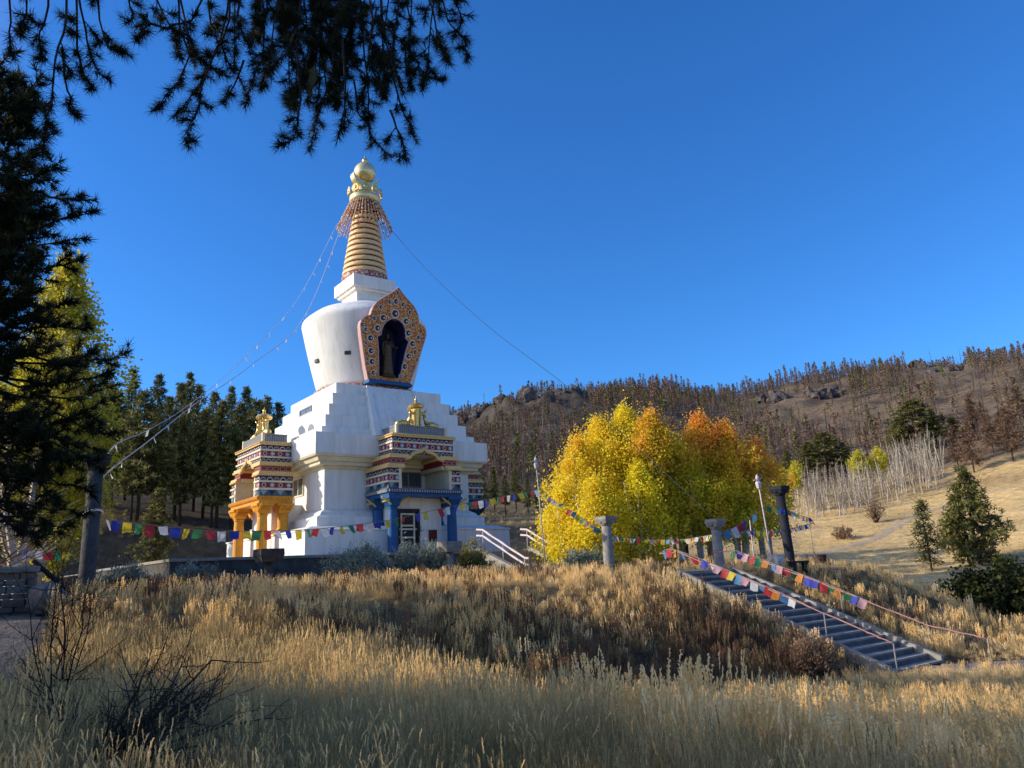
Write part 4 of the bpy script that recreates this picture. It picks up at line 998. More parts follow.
# ---- aspens
def aspen(name, label, P, h, r, mat, seed, group=None, base=.12, n_cl=330, leaf=.15, orange=.5, multi=3, gold=0.):
    g = np.random.default_rng(seed); zb = hz(*P)
    t = thing(name, label, 'tree', (P[0], P[1], zb), 0, group)
    tb = MB()
    for m in range(multi):
        a = g.uniform(0, 6.28); o = g.uniform(.1, .5)*(multi > 1); lean = g.uniform(.2, .9)
        tb.tube([(o*math.cos(a), o*math.sin(a), -.4), (o*1.3*math.cos(a), o*1.3*math.sin(a), h*.3), (lean*math.cos(a), lean*math.sin(a), h*.62), (lean*1.3*math.cos(a), lean*1.3*math.sin(a), h*.9)], [.12, .10, .06, .02], 7)
    C = []
    for _ in range(n_cl):
        tz = g.random()**.8; z = base+(1-base)*tz
        pr = (math.sin(math.pi*min(.97, .12+.80*tz))**.65)*(1 if tz < .65 else (1-(tz-.65)/.37)**.8)
        a = g.uniform(0, 6.283); q = g.random()**.38
        rr = r*pr*q*(1+.22*math.sin(3*a+seed)+.15*math.sin(7*z*3+a*2))
        C.append((rr*math.cos(a), rr*math.sin(a), z*h, q))
    C = np.array(C)
    for c in C[::6]:
        tb.tube([(c[0]*.12, c[1]*.12, c[2]*.72), (c[0]*.6, c[1]*.6, c[2]*.9), tuple(c[:3])], [.035, .02, .008], 3)
    tb.build('trunk', M['aspenbark'], t, smooth=True)
    nl = 46; k = len(C)*nl
    cs = g.uniform(.28, .62, len(C))
    Pp = np.repeat(C[:, :3], nl, 0)+g.normal(size=(k, 3))*np.repeat(cs, nl)[:, None]*np.array([1, 1, 1.5])*.50
    Pp[:, 2] = np.maximum(Pp[:, 2], .2)
    Nn = unit(rng.normal(size=(k, 3))+np.array([0, 0, .35]))
    Vv, F = leaf_cards(Pp, Nn, leaf*g.uniform(.65, 1.25, k))
    ct = g.normal(size=len(C))*.13
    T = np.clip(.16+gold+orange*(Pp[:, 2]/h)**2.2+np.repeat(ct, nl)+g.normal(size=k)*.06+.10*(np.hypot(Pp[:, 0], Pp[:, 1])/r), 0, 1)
    mobj('crown', fast_mesh('crown', Vv, F, M[mat], np.repeat(T, 4)), t)
    return t
asp = [ # px, top y, dist, radius, mat, orange, gold, label
 (585,440,45.65,2.07,'aspen_gold',0.32,0.12,'leftmost golden aspen of the grove, orange along its outer edge'),
 (609,424,47.31,2.16,'aspen_gold',0.27,0.12,'golden aspen second from the left in the grove'),
 (636,413,48.14,2.32,'aspen_gold',0.22,0.07,'tallest aspen of the grove with yellow rounded top'),
 (662,418,47.31,2.24,'aspen_green',0.33,0.23,'green and yellow aspen right of the tallest one'),
 (684,452,48.97,1.91,'aspen_green',0.45,0.17,'smaller aspen filling the gap between the two crown humps'),
 (712,420,49.8,2.24,'aspen_green',0.42,0.29,'aspen with bright orange crown top over olive green leaves'),
 (737,428,49.8,2.16,'aspen_green',0.38,0.29,'orange topped aspen second from the right in the grove'),
 (768,446,50.63,2.19,'aspen_green',0.56,0.25,'rightmost aspen of the grove, orange at its right edge'),
 (567,494,43.99,1.41,'aspen_gold',0.10,0.18,'low bushy yellow aspen at the left foot of the grove'),
 (600,486,43.16,1.74,'aspen_gold',0.13,0.18,'low yellow aspen in front of the golden grove'),
 (645,470,44.82,1.99,'aspen_gold',0.05,0.10,'shaded yellow green aspen in front of the tallest one'),
 (700,470,47.31,1.91,'aspen_green',0.11,0.21,'olive green aspen in front of the orange topped ones'),
 (742,480,48.14,1.74,'aspen_green',0.22,0.21,'olive and amber aspen low at the right front of the grove')]
for i, (x, yt, d, r, mt, orr, gd, lb) in enumerate(asp):
    P = bearing(x, d); h = atd(x, yt, d)[2]-hz(*P)
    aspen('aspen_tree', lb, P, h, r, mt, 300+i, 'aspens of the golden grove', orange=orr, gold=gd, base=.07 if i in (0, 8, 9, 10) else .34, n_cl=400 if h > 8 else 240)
P = bearing(38, 36); aspen('aspen_tree', 'lime yellow aspen showing behind the big dark pine at left', P, atd(60, 262, 36)[2]-hz(*P), 2.2, 'aspen_lime', 340, None, base=.08, n_cl=520, leaf=.17, orange=.35, gold=.2)
P = bearing(22, 38); aspen('aspen_tree', 'yellow green aspen low behind the big dark pine at far left', P, atd(30, 365, 38)[2]-hz(*P), 3.1, 'aspen_lime', 341, None, base=.25, n_cl=420, leaf=.17, orange=.2, gold=.1)
for i, (x, yt, d, lb) in enumerate([(793, 470, 128, 'small orange tipped aspen at the left end of the white bare aspens'), (806, 462, 135, 'pale yellow aspen at the left end of the white bare aspens'), (893, 448, 142, 'yellow tipped aspen above the middle of the white bare aspens'), (872, 452, 140, 'lime tipped aspen above the white bare aspens')]):
    P = bearing(x, d); aspen('aspen_tree', lb, P, max(4, atd(x, yt, d)[2]-hz(*P)), 1.6, 'aspen_lime' if i else 'aspen_gold', 350+i, None, base=.45, n_cl=60, leaf=.26, orange=.25, gold=.2, multi=1)
# bare white-stemmed aspens
def bare_mesh(seed, h):
    g = np.random.default_rng(seed); b = MB(); T = []
    lx, ly = g.normal()*.35, g.normal()*.35
    ax = lambda z: np.array([lx*(z/h)**1.6+.08*math.sin(z*1.1+seed), ly*(z/h)**1.6, z])
    b.tube([tuple(ax(z)) for z in (-.5 if 0 else 0, h*.3, h*.6, h*.85, h)], [.066, .06, .045, .022, .008], 5)
    nt = len(b.v); T += [.75+.25*g.random()]*nt
    for k in range(60):
        z = h*g.uniform(.22, .97); a = g.uniform(0, 6.28); L = g.uniform(.5, 1.3)*(1.15-z/h)
        o = ax(z); m = o+np.array([math.cos(a)*L*.6, math.sin(a)*L*.6, L*.5]); e = o+np.array([math.cos(a)*L, math.sin(a)*L, L*1.1])
        n0 = len(b.v); b.tube([tuple(o), tuple(m), tuple(e)], [.024, .016, .007], 3); T += [g.uniform(.15, .6)]*(len(b.v)-n0)
    me = bpy.data.meshes.new('bare_aspen'); me.from_pydata(b.v, [], b.f); me.materials.append(M['greytwig'])
    a = me.attributes.new('tint', 'FLOAT', 'POINT'); a.data.foreach_set('value', T); me.update(); return me
BARE = [bare_mesh(400+i, 8.5) for i in range(6)]
rr = random.Random(12)
for i in range(225):
    t = rr.random(); t = min(1, max(0, t+.02*math.sin(t*31))); x = 806+152*t+rr.gauss(0, 5); d = 120+24*t+rr.uniform(-5, 20)
    if x > 952 and rr.random() < .5: continue
    P = bearing(x, d); o = mobj('bare_aspen', BARE[i % 6]); o.location = (P[0], P[1], hz(*P)-.2); hh = 4.9+1.3*t+rr.gauss(0, 1.0)
    o.scale = (1, 1, hh/8.5); o.rotation_euler = (rr.gauss(0, .07), rr.gauss(0, .07), rr.uniform(0, 6))
    tag(o, 'slender leafless white stemmed aspen in the pale stand at the meadow edge', 'tree', 'bare white aspens at the meadow edge')
for i, x in enumerate((4, 9, 16, 21)):
    P = bearing(x, 27+i); o = mobj('bare_aspen', BARE[i]); o.location = (P[0], P[1], hz(*P)-.3); o.scale = (2., 2., .75); o.rotation_euler = (0, .12*(i-1.2), i*1.3)
    tag(o, 'pale slanting aspen stem below the dark pine boughs at far left', 'tree', 'pale aspen stems at far left')
# shrubs on the meadow and hill foot
def bush(name, label, P, w, h, mat, seed, n=260, nl=24, leaf=.14, needle=False, group=None, stems=9, tint=0., flat=.5, cat='shrub'):
    g = np.random.default_rng(seed); zb = hz(*P); t = thing(name, label, cat, (P[0], P[1], zb), g.uniform(0, 6), group)
    a = g.uniform(0, 6.283, n); q = g.random(n)**.42; el = np.arcsin(g.random(n)**flat)
    lump = 1+.22*np.sin(3*a+seed)+.16*np.sin(5*a+el*6+seed*2)
    C = np.stack([np.cos(a)*np.cos(el)*q*lump*w/2, np.sin(a)*np.cos(el)*q*lump*w/2, np.sin(el)*q*lump*h*.94+.06*h], 1)
    b = MB()
    for c in C[::max(1, n//(stems*5))]: b.tube([(c[0]*.1, c[1]*.1, -.1), (c[0]*.5, c[1]*.5, c[2]*.6), tuple(c)], [.03, .018, .006], 4)
    b.build('stems', M['darkbark'], t)
    k = n*nl; sp_ = .048*(w+h)
    Pp = np.repeat(C, nl, 0)+g.normal(size=(k, 3))*sp_*.6
    Pp[:, 2] = np.maximum(Pp[:, 2], .02)
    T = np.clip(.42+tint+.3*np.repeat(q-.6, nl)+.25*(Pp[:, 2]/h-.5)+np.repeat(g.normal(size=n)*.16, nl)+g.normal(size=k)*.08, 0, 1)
    if needle:
        D = unit(g.normal(size=(k, 3))+np.repeat(C/np.linalg.norm(C, axis=1, keepdims=True), nl, 0)*.9+[0, 0, .3])
        Vv, F = tri_cards(Pp, D, leaf*g.uniform(.7, 1.3, k), leaf*.35); T = np.repeat(T, 3)
    else:
        Vv, F = leaf_cards(Pp, unit(g.normal(size=(k, 3))+[0, 0, .4]), leaf*g.uniform(.6, 1.2, k)); T = np.repeat(T, 4)
    mobj('foliage', fast_mesh('foliage', Vv, F, M[mat], T), t); return t
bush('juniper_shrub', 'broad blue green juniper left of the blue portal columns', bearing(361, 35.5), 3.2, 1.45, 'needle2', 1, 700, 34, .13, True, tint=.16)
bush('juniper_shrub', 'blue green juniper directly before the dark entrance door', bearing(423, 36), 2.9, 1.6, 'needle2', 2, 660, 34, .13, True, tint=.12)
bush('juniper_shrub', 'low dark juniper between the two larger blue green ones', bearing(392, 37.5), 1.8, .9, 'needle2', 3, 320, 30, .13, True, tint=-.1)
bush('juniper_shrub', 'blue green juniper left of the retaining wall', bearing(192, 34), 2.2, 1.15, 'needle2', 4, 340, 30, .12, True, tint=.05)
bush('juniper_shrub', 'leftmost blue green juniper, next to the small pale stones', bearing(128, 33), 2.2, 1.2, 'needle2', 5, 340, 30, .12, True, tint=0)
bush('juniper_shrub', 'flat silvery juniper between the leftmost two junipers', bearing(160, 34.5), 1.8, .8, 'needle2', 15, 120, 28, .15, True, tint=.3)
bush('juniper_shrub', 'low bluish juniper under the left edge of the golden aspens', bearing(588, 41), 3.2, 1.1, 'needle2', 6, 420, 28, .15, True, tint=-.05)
bush('juniper_shrub', 'dark low juniper right of the upper steps', bearing(556, 45), 1.6, 1.5, 'needle', 16, 160, 26, .18, True, tint=.05)
bush('weedy_shrub', 'small yellow green weed shrub in front of the left juniper', bearing(182, 32), .9, .8, 'aspen_lime', 7, 60, 20, .08, tint=-.25)
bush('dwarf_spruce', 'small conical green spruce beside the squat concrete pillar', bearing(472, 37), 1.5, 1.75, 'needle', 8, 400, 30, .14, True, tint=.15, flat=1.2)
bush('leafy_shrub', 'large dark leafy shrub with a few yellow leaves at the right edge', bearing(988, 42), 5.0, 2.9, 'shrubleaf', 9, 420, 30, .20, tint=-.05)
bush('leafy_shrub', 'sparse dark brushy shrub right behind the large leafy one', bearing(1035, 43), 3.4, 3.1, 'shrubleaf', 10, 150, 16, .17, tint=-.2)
bush('dry_shrub', 'dry tawny shrub growing over the left curb of the long stair', bearing(800, 22.5), 1.3, 1.0, 'deadneedle', 11, 120, 26, .10, True, tint=.35)
bush('dry_shrub', 'round greyish dry shrub on the golden meadow', bearing(846, 100), 2.8, 1.2, 'deadneedle', 12, 90, 18, .26, True, tint=.45)
bush('dry_shrub', 'upright dry shrub at the foot of the white bare aspens', bearing(881, 112), 2.6, 2.8, 'deadneedle', 13, 80, 10, .28, True, tint=.4)
bush('dry_shrub', 'low dark dry shrub at the trunk of the full meadow pine', bearing(990, 77), 2., 1.3, 'deadneedle', 14, 90, 18, .22, True, tint=-.15)
bush('leafy_shrub', 'small amber shrub right of the upper steps handrails', bearing(524, 50), 1.8, 1.3, 'aspen_green', 17, 100, 20, .14, tint=.2)

# bare foreground shrub and dead brush
def twiggy(name, label, P, stems, mat, seed, group=None, zoff=0):
    g = np.random.default_rng(seed); zb = hz(*P)+zoff; t = thing(name, label, 'shrub', (P[0], P[1], zb), 0, group)
    def grow(p, d, L, r, depth, b):
        n = 6; pts = [p]
        for i in range(n):
            d = unit(d+g.normal(size=3)*.11+np.array([0, 0, .02])); pts.append(pts[-1]+d*L/n)
        b.tube([tuple(q) for q in pts], [r*(1-.62*i/n) for i in range(n+1)], 5 if depth == 0 else 4)
        if depth < 2:
            for i in range(1, n+1):
                for _ in range(2 if depth == 0 else 1):
                    if g.random() < .8: grow(pts[i], unit(d*.8+g.normal(size=3)*.55), L*g.uniform(.22, .5), r*.5*(1-.5*i/n)+.0012, depth+1, b)
    for (dx, dy, dz, L, r) in stems:
        b = MB(); grow(np.array([dx*.06, dy*.06, -.05]), unit(np.array([dx, dy, dz], float)), L, r, 0, b); b.build('stem', M[mat], t, smooth=True)
    return t
twiggy('bare_shrub', 'tall leafless dark shrub standing in the grass at lower left', bearing(66, 11.2), [(-.05, 0, 1, 1.9, 0.0132), (.12, .05, 1, 2.05, 0.0145), (.2, .1, 1, 1.8, 0.0119), (-.14, .1, 1, 1.8, 0.0119), (.28, -.1, 1, 1.6, 0.0099), (-.22, -.1, 1, 1.6, 0.0092), (.02, .1, 1, 2.1, 0.0132)], 'darkbark', 21)
g_ = random.Random(31)
twiggy('dead_brush', 'heap of dark dead brush arching to the right in the tall grass', bearing(92, 9.6), [(1, g_.uniform(-.5, .5), g_.uniform(.12, .62), g_.uniform(.9, 1.6), g_.uniform(.014, .024)) for _ in range(20)]+[(g_.uniform(-.8, .3), g_.uniform(-.4, .5), g_.uniform(.3, .8), g_.uniform(.6, 1.0), .014) for _ in range(8)], 'brushbark', 22)
twiggy('dead_brush', 'thin dry brush behind the heap of dead brush', bearing(118, 11.8), [(1, .1, .5, 1.2, .012), (.8, .4, .7, 1.3, .012), (.6, 0, .9, 1.0, .01), (-.4, .2, .8, .8, .01)], 'darkbark', 23)

# ------------------------------------------------------------------ near pines
def tufts(P, D, n, L, W, g, spread=.75):
    k = len(P)*n; PP = np.repeat(P, n, 0)-np.repeat(D, n, 0)*(g.random((k, 1))*.10)
    DD = unit(np.repeat(D, n, 0)*1.0+unit(g.normal(size=(k, 3)))*spread)
    V, F = tri_cards(PP, DD, L*g.uniform(.65, 1.15, k), W)
    return V, F, np.repeat(np.clip(.35+.35*DD[:, 2]+g.normal(size=k)*.2, 0, 1), 3)
def pine_tree(name, label, P, trunkpts, trunkr, branches, g, L=.15, W=.013, n=26, step=.12, side=.55, spread=.75, sag=.10, s0=.35, limb=None, dens=1.):
    zb = hz(*P); O = np.array([P[0], P[1], zb]); t = thing(name, label, 'tree', tuple(O))
    b = MB(); b.tube([tuple(np.array(q)-O) for q in trunkpts], trunkr, 12); b.build('trunk', M['bark'], t, smooth=True)
    tw = MB(); TP = []; TD = []
    if limb: lb = MB(); lb.tube([tuple(np.array(q)-O) for q in limb[0]], limb[1], 8); lb.build('limb', M['bark'], t, smooth=True)
    def line(pts, r0, r1, lev, a0):
        pts = np.array(pts); seg = np.linalg.norm(np.diff(pts, axis=0), axis=1); Lt = seg.sum()
        m = len(pts); tw.tube([tuple(q-O) for q in pts], [r0+(r1-r0)*i/(m-1) for i in range(m)], 5 if lev == 0 else 3)
        cum = np.concatenate([[0], np.cumsum(seg)])
        def at(s):
            i = min(np.searchsorted(cum, s, side='right')-1, m-2); f = (s-cum[i])/max(seg[i], 1e-6)
            return pts[i]*(1-f)+pts[i+1]*f, (pts[i+1]-pts[i])/max(seg[i], 1e-6)
        s = a0*Lt+g.random()*step
        while s < Lt:
            p, d = at(s)
            if lev > 0 or s > Lt*.72:
                TP.append(p-O+g.normal(size=3)*.012); TD.append(d)
            if lev < 1+(Lt > .9) and g.random() < .85*dens:
                ll = side*(.25+.75*(1-s/Lt))*g.uniform(.5, 1.2)*(1 if lev == 0 else .45)
                dd = unit(d*.75+unit(g.normal(size=3))*np.array([1, 1, .6])*.95)
                q = [p]
                for i in range(4): dd = unit(dd+np.array([0, 0, .07])+g.normal(size=3)*.10); q.append(q[-1]+dd*ll/4)
                line(q, r1*1.1+.002, .003, lev+1, s0)
            s += step*(1.35 if lev == 0 else 1)
        TP.append(pts[-1]-O); TD.append(unit(pts[-1]-pts[-2]))
    for pts, r0, a0 in branches: line(pts, r0, .005, 0, a0)
    tw.build('branches', M['darkbark'], t, smooth=True)
    V, F, T = tufts(np.array(TP), np.array(TD), n, L, W, g, spread)
    mobj('needles', fast_mesh('needles', V, F, M['pineneedle'], T), t)
    return t
g = np.random.default_rng(77)
P = bearing(-34, 14.0); zb = hz(*P); TX = np.array([P[0], P[1]])
tips = [(96,200,14.2),(92,212,13.6),(86,238,14),(82,258,13.4),(58,182,14.4),(62,160,13.4),(47,135,13.8),(40,105,14),(72,300,13.6),(86,326,14.2),(129,352,14.3),(112,372,13.8),(98,352,13.2),(118,384,14.4),
        (104,400,13.2),(92,424,13.6),(112,436,14.2),(98,452,13.8),(104,470,13.4),(92,492,14),(80,516,13.6),(62,533,13.9),(40,538,13.4),(84,470,13),(60,500,13.2),(30,520,14.2),(72,380,12.9),(64,440,12.8),(40,260,13),(48,320,13),(50,215,13),(30,160,13),(36,405,12.8),(20,470,12.9),(20,350,12.9),(18,230,12.9),(12,120,13.4),(25,290,13),(55,345,14.6),(45,470,14.6)]
br = []
def bough(x, y, d, up=None):
    e = np.array(atd(x, y, d)); L = np.hypot(*(e[:2]-TX)); z0 = e[2]+g.uniform(-.2, .35)*L+(.25 if y > 430 else 0)
    o = np.array([TX[0]-.12*max(z0, 0), TX[1], z0]); m = 8; pts = []
    for i in range(m+1):
        t = i/m; p = o*(1-t)+e*t; p[2] += -.16*L*math.sin(math.pi*t)*(1 if y < 430 else -.6); p = p+g.normal(size=3)*.03*(0 < i < m); pts.append(p)
    br.append((pts, .035, .25))
for q in tips: bough(*q)
for _ in range(46): bough(g.uniform(-140, 34), g.uniform(20, 535), g.uniform(12.4, 15.6))
for _ in range(32): bough(g.uniform(-12, 46), g.uniform(40, 320), g.uniform(12.2, 13.4))
for _ in range(3): bough(g.uniform(0, 85), g.uniform(395, 525), g.uniform(12.6, 15.2))
trunk = [(TX[0], TX[1], zb-.3), (TX[0]-.05, TX[1], 1.5), (TX[0]-.5, TX[1], 5), (TX[0]-1.0, TX[1], 8.5), (TX[0]-1.5, TX[1], 11.5)]
pine_tree('pine_tree', 'big dark pine filling the left edge of the view, boughs reaching right', P, trunk, [.30, .26, .21, .14, .05], br, g, L=.18, W=.017, n=30, step=.115, side=.8, spread=1.25, s0=.45)

g = np.random.default_rng(78)
tw = [ # twig polylines in the crown that hangs over the viewer: (pixel x, y) bearings at about 7.5 m
 [(66,-40),(65,20),(55,60),(47,95),(43,130),(42,160)], [(75,-30),(85,30),(93,55),(103,75),(116,82)], [(95,-30),(100,20),(108,48),(124,52)], [(60,50),(65,90),(68,112),(79,117)],
 [(25,-30),(28,15),(20,30)], [(72,-20),(78,50),(85,80),(95,90)], [(50,-20),(42,20),(38,40),(45,60)], [(120,-30),(128,0),(130,18),(122,24)], [(10,-30),(12,10),(6,45),(14,60)],
 [(172,-40),(180,25),(190,55),(180,80),(168,95),(157,110)], [(175,-30),(190,50),(200,60),(214,70)], [(228,-40),(228,20),(215,60),(203,90),(200,110),(188,132),(190,148)], [(235,-40),(222,40),(205,75),(185,105),(178,118)],
 [(215,-30),(190,20),(165,28),(145,22),(136,40)], [(260,-40),(265,30),(262,60),(250,85),(246,108)], [(280,-40),(290,30),(300,45),(310,70),(300,90),(284,96)], [(320,-40),(325,50),(325,90),(318,120),(308,148),(313,152)],
 [(300,40),(302,100),(292,138),(278,147)], [(360,-40),(365,60),(370,100),(372,135),(385,153),(408,160)], [(355,80),(358,112),(368,126)], [(400,-40),(410,20),(417,50),(423,75),(443,80)], [(430,-40),(445,20),(460,38),(466,58)],
 [(400,40),(412,75),(414,90)], [(390,70),(402,108),(411,125),(418,142)], [(340,40),(345,110),(338,140)], [(300,-40),(310,30),(330,60),(345,85)], [(345,-40),(350,30),(340,70),(332,100)], [(380,-40),(385,40),(392,75),(405,95)],
 [(250,-40),(240,20),(250,50),(268,60)], [(270,-40),(280,10),(300,20),(320,40)], [(330,-40),(345,10),(365,30),(380,60)], [(415,-30),(430,10),(440,45),(452,62)], [(205,-30),(212,25),(222,45),(235,72)], [(310,-40),(300,25),(285,55),(270,70)],
 [(365,-40),(375,20),(372,60),(385,100)], [(290,-40),(320,15),(350,50),(365,85)], [(440,-40),(452,0),(462,20),(455,40)], [(150,-40),(160,0),(172,30),(178,60)], [(390,110),(400,135),(405,158)], [(240,60),(232,85),(222,102)]]
br = []
for q in tw:
    d = g.uniform(6.7, 8.3); pts = []
    for i, (x, y) in enumerate(q):
        d += g.normal()*.10; pts.append(np.array(atd(x+g.normal()*2, y, d)))
    fine = []
    for i in range(len(pts)-1):
        for k in range(3): fine.append(pts[i]*(1-k/3)+pts[i+1]*k/3+g.normal(size=3)*.008*(k > 0))
    fine.append(pts[-1]); br.append((fine, .013, .34))
for _ in range(46):                            # dense heart of the crown between 260 and 400
    x = g.normal(335, 42); y = g.uniform(-30, 85); d = g.uniform(6.8, 8.4); a = g.uniform(-.8, .8)
    pts = [np.array(atd(x-20*a, y-75, d+.2)), np.array(atd(x-8*a, y-40, d+.1)), np.array(atd(x, y, d)), np.array(atd(x+16*a, y+26, d-.1))]
    br.append((pts, .011, .2))
for _ in range(16):
    x = g.uniform(-20, 470); y = g.uniform(-50, -5) ; d = g.uniform(6.8, 8.4)
    pts = [np.array(atd(x, y-60, d+.2)), np.array(atd(x+5, y-20, d)), np.array(atd(x+g.normal()*14, y+12, d))]
    br.append((pts, .011, .2))
PT = (-6.4, .6); zb = hz(*PT)
lim = [(PT[0], PT[1], 4.9), (-5.6, 2.6, 5.6)]+[tuple(atd(x, y, d)) for x, y, d in ((-40, -70, 7.0), (110, -95, 7.2), (240, -110, 7.5), (350, -110, 7.6), (450, -100, 7.8))]
pine_tree('pine_tree', 'overhanging pine whose needle tufts hang into the top of the view', PT, [(PT[0], PT[1], zb-.3), (PT[0]+.1, PT[1], 1), (PT[0], PT[1], 4.9), (PT[0]-.2, PT[1], 8.5), (PT[0], PT[1], 11)], [.34, .30, .24, .15, .05], br, g,
          L=.125, W=.0062, n=58, step=.075, side=.30, spread=1.35, s0=.58, limb=(lim, [.16, .14, .12, .10, .08, .06, .03]), dens=.8)
q = Vector(atd(311, 68, 7.4)); b = MB()
n = 5; vs = []
for j in range(n+1):
    for i in range(4):
        vs.append((.10*(i/3-.5)*(1-.35*j/n)+.02*math.sin(j*1.3), .03*math.sin(i*1.9+j), -.34*j/n))
fs = [(j*4+i, (j+1)*4+i, (j+1)*4+i+1, j*4+i+1) for j in range(n) for i in range(3)]
b.add(vs, fs)
o = b.build('cloth_scrap', solid('faded_green_cloth', (.20, .20, .11), (.12, .13, .05), 6., .9), None, smooth=True); o.location = q; tag(o, 'faded greenish cloth scrap caught among the overhanging pine twigs', 'cloth')
# pines and conifers left of the view, whose long shadows cross the grass
for i, (x, y, h, k, w, lb) in enumerate([
    (-21, 17.7, 12.5, 2, 1.0, 'a'), (-27, 17.0, 14.5, 0, .9, 'b'), (-22, 8.3, 13.5, 4, 1.1, 'c'), (-29, 8.4, 16, 3, 1.1, 'd'), (-16, 5.6, 19, 2, 1.0, 'e'), (-37, 7.6, 18.5, 0, 1.1, 'f'), (-21, 10.4, 8.5, 3, 1.2, 'g'), (-19, 1.4, 12, 2, 1.2, 'h')]):
    put_tree('con%d' % k, None, 'conifer_tree', 'tall conifer of the roadside stand beyond the left edge of the view', 'tree', (x, y), h, CON[k][0], i*1.3, 'conifers of the roadside stand', w)

for i, (x, y, h, k) in enumerate([(9, 60, 8.5, 0), (13.5, 63.5, 9, 2), (10, 67, 10, 4), (15, 70, 10.5, 3), (9, 73, 11, 1), (14.5, 76.5, 11.5, 2), (10, 80, 12, 0)]):  # unseen conifers added to cast the dark band across the meadow
    put_tree('con%d' % k, None, 'conifer_tree', 'added conifer hidden behind the golden aspen grove to shade the meadow', 'tree', (x, y), h, CON[k][0], i*1.7, 'added shadow conifers behind the golden grove', 1.3)
# ------------------------------------------------------------------ burnt forest of the far hill
def stem_mesh(kind, seed):
    g = np.random.default_rng(seed); h = 9.; V = []; F = []; T = []; MI = []
    def tri(a, b, c, t, mi):
        k = len(V); V.extend([a, b, c]); F.append((k, k+1, k+2)); T.extend([t]*3); MI.append(mi)
    lx = g.normal()*.25
    for k in range(3):
        a0, a1 = 2.09*k, 2.09*(k+1); r = .16
        tri((r*math.cos(a0), r*math.sin(a0), -1), (r*math.cos(a1), r*math.sin(a1), -1), (lx, 0, h), .35+.3*g.random(), 0)
    for k in range(34 if kind == 'bare' else 16):
        z = h*g.uniform(.25, .95); a = g.uniform(0, 6.28); L = g.uniform(.5, 1.6)*(1.12-z/h); o = np.array([lx*z/h, 0, z])
        tri(tuple(o), tuple(o+[0, 0, .10]), tuple(o+[math.cos(a)*L, math.sin(a)*L, L*g.uniform(-.2, .5)]), g.uniform(.2, .9), 0)
    if kind != 'bare':
        n = 130 if kind == 'green' else 80; z = h*(.25+.75*g.random(n)**.9); a = g.uniform(0, 6.28, n); q = (1.12-z/h)*g.uniform(.2, 1.35, n)*(1.7 if seed % 5 == 0 else 1)*(1+.35*np.sin(z*2.1+seed))
        Pp = np.stack([np.cos(a)*q+lx*z/h, np.sin(a)*q, z], 1); D = unit(g.normal(size=(n, 3))+[0, 0, .3])
        vv, ff = tri_cards(Pp, D, g.uniform(.5, 1.0, n), .36); k = len(V)
        V.extend(map(tuple, vv)); F.extend([tuple(f+k) for f in ff]); T.extend(np.repeat(np.clip(.3+.3*D[:, 2]+.3*g.random(n), 0, 1), 3)); MI.extend([1]*n)
    m2 = M['needle'] if kind == 'green' else M['deadneedle']
    me = fast_mesh('burnt_tree', V, F, [M['burnt'], m2], T, mi=MI)
    return me
rr_ = random.Random(91)
KINDS = ['bare', 'bare', 'brown', 'brown', 'green', 'brown']
STEMS = [stem_mesh(k, 500+i) for i, k in enumerate(KINDS)]
g = np.random.default_rng(5)
N0 = 34000; az = np.radians(g.uniform(-14, 41, N0)); d = 150+(440-150)*g.random(N0)**.75
x, y = d*np.sin(az), d*np.cos(az); azd = np.degrees(az)
dn = .58+.95*wob(x, y, 26., 2.)+.75*wob(x, y, 9., 6.); keep = g.random(N0) < np.clip(dn*.62+.25*(d > 375)+.1, .05, 1)*np.where(azd > 12, np.clip(.5+.35*(d > 350), 0, 1), .85)
OUT = [(846, 318, 3.2), (968, 392, 3.4), (974, 335, 3.), (512, 352, 5.), (575, 360, 3.6), (795, 330, 2.6), (470, 350, 2.4)]
for px_, dd, hw_ in OUT:
    bx_, by_ = bearing(px_, dd); keep &= ~((np.abs(azd-math.degrees(math.atan2(bx_, by_))) < hw_*.55) & (d > dd-75) & (d < dd+14) & (g.random(N0) < .93))
keep &= ~((d < 165) & (azd > 12) & (azd < 33))
x, y, d, azd = x[keep], y[keep], d[keep], azd[keep]; z = H(x, y)
kind = np.zeros(len(x), int); r_ = g.random(len(x)); rr2 = .5+.5*wob(x, y, 40., 9.)
kind = np.where(r_ < .46+.1*(d < 330), g.integers(0, 2, len(x)), np.where(r_ < .94-.04*rr2, np.where(g.random(len(x)) < .5, 2, 3), 4)); kind = np.where((r_ > .88) & (r_ < .93), 5, kind)
sc = (.32+.85*g.random(len(x))**1.6)*(1+.25*wob(x, y, 13., 5.))*np.where(azd > 12, .85, .9)
order = np.argsort(d/sc); nearI = order[:290]; restI = order[290:]
lab = {'bare': 'thin charred leafless trunk on the burnt hillside', 'brown': 'scorched brown needled tree on the burnt hillside', 'green': 'small surviving green tree on the burnt hillside'}
for i in nearI:
    o = bpy.data.objects.new('burnt_tree', STEMS[kind[i]]); link(o); o.location = (x[i], y[i], z[i]-.3); s = float(sc[i]); o.scale = (s*1.1, s*1.1, s); o.rotation_euler = (g.normal()*.04, g.normal()*.04, g.uniform(0, 6.28))
    tag(o, lab[KINDS[kind[i]]], 'tree', 'burnt trees on the hillside')

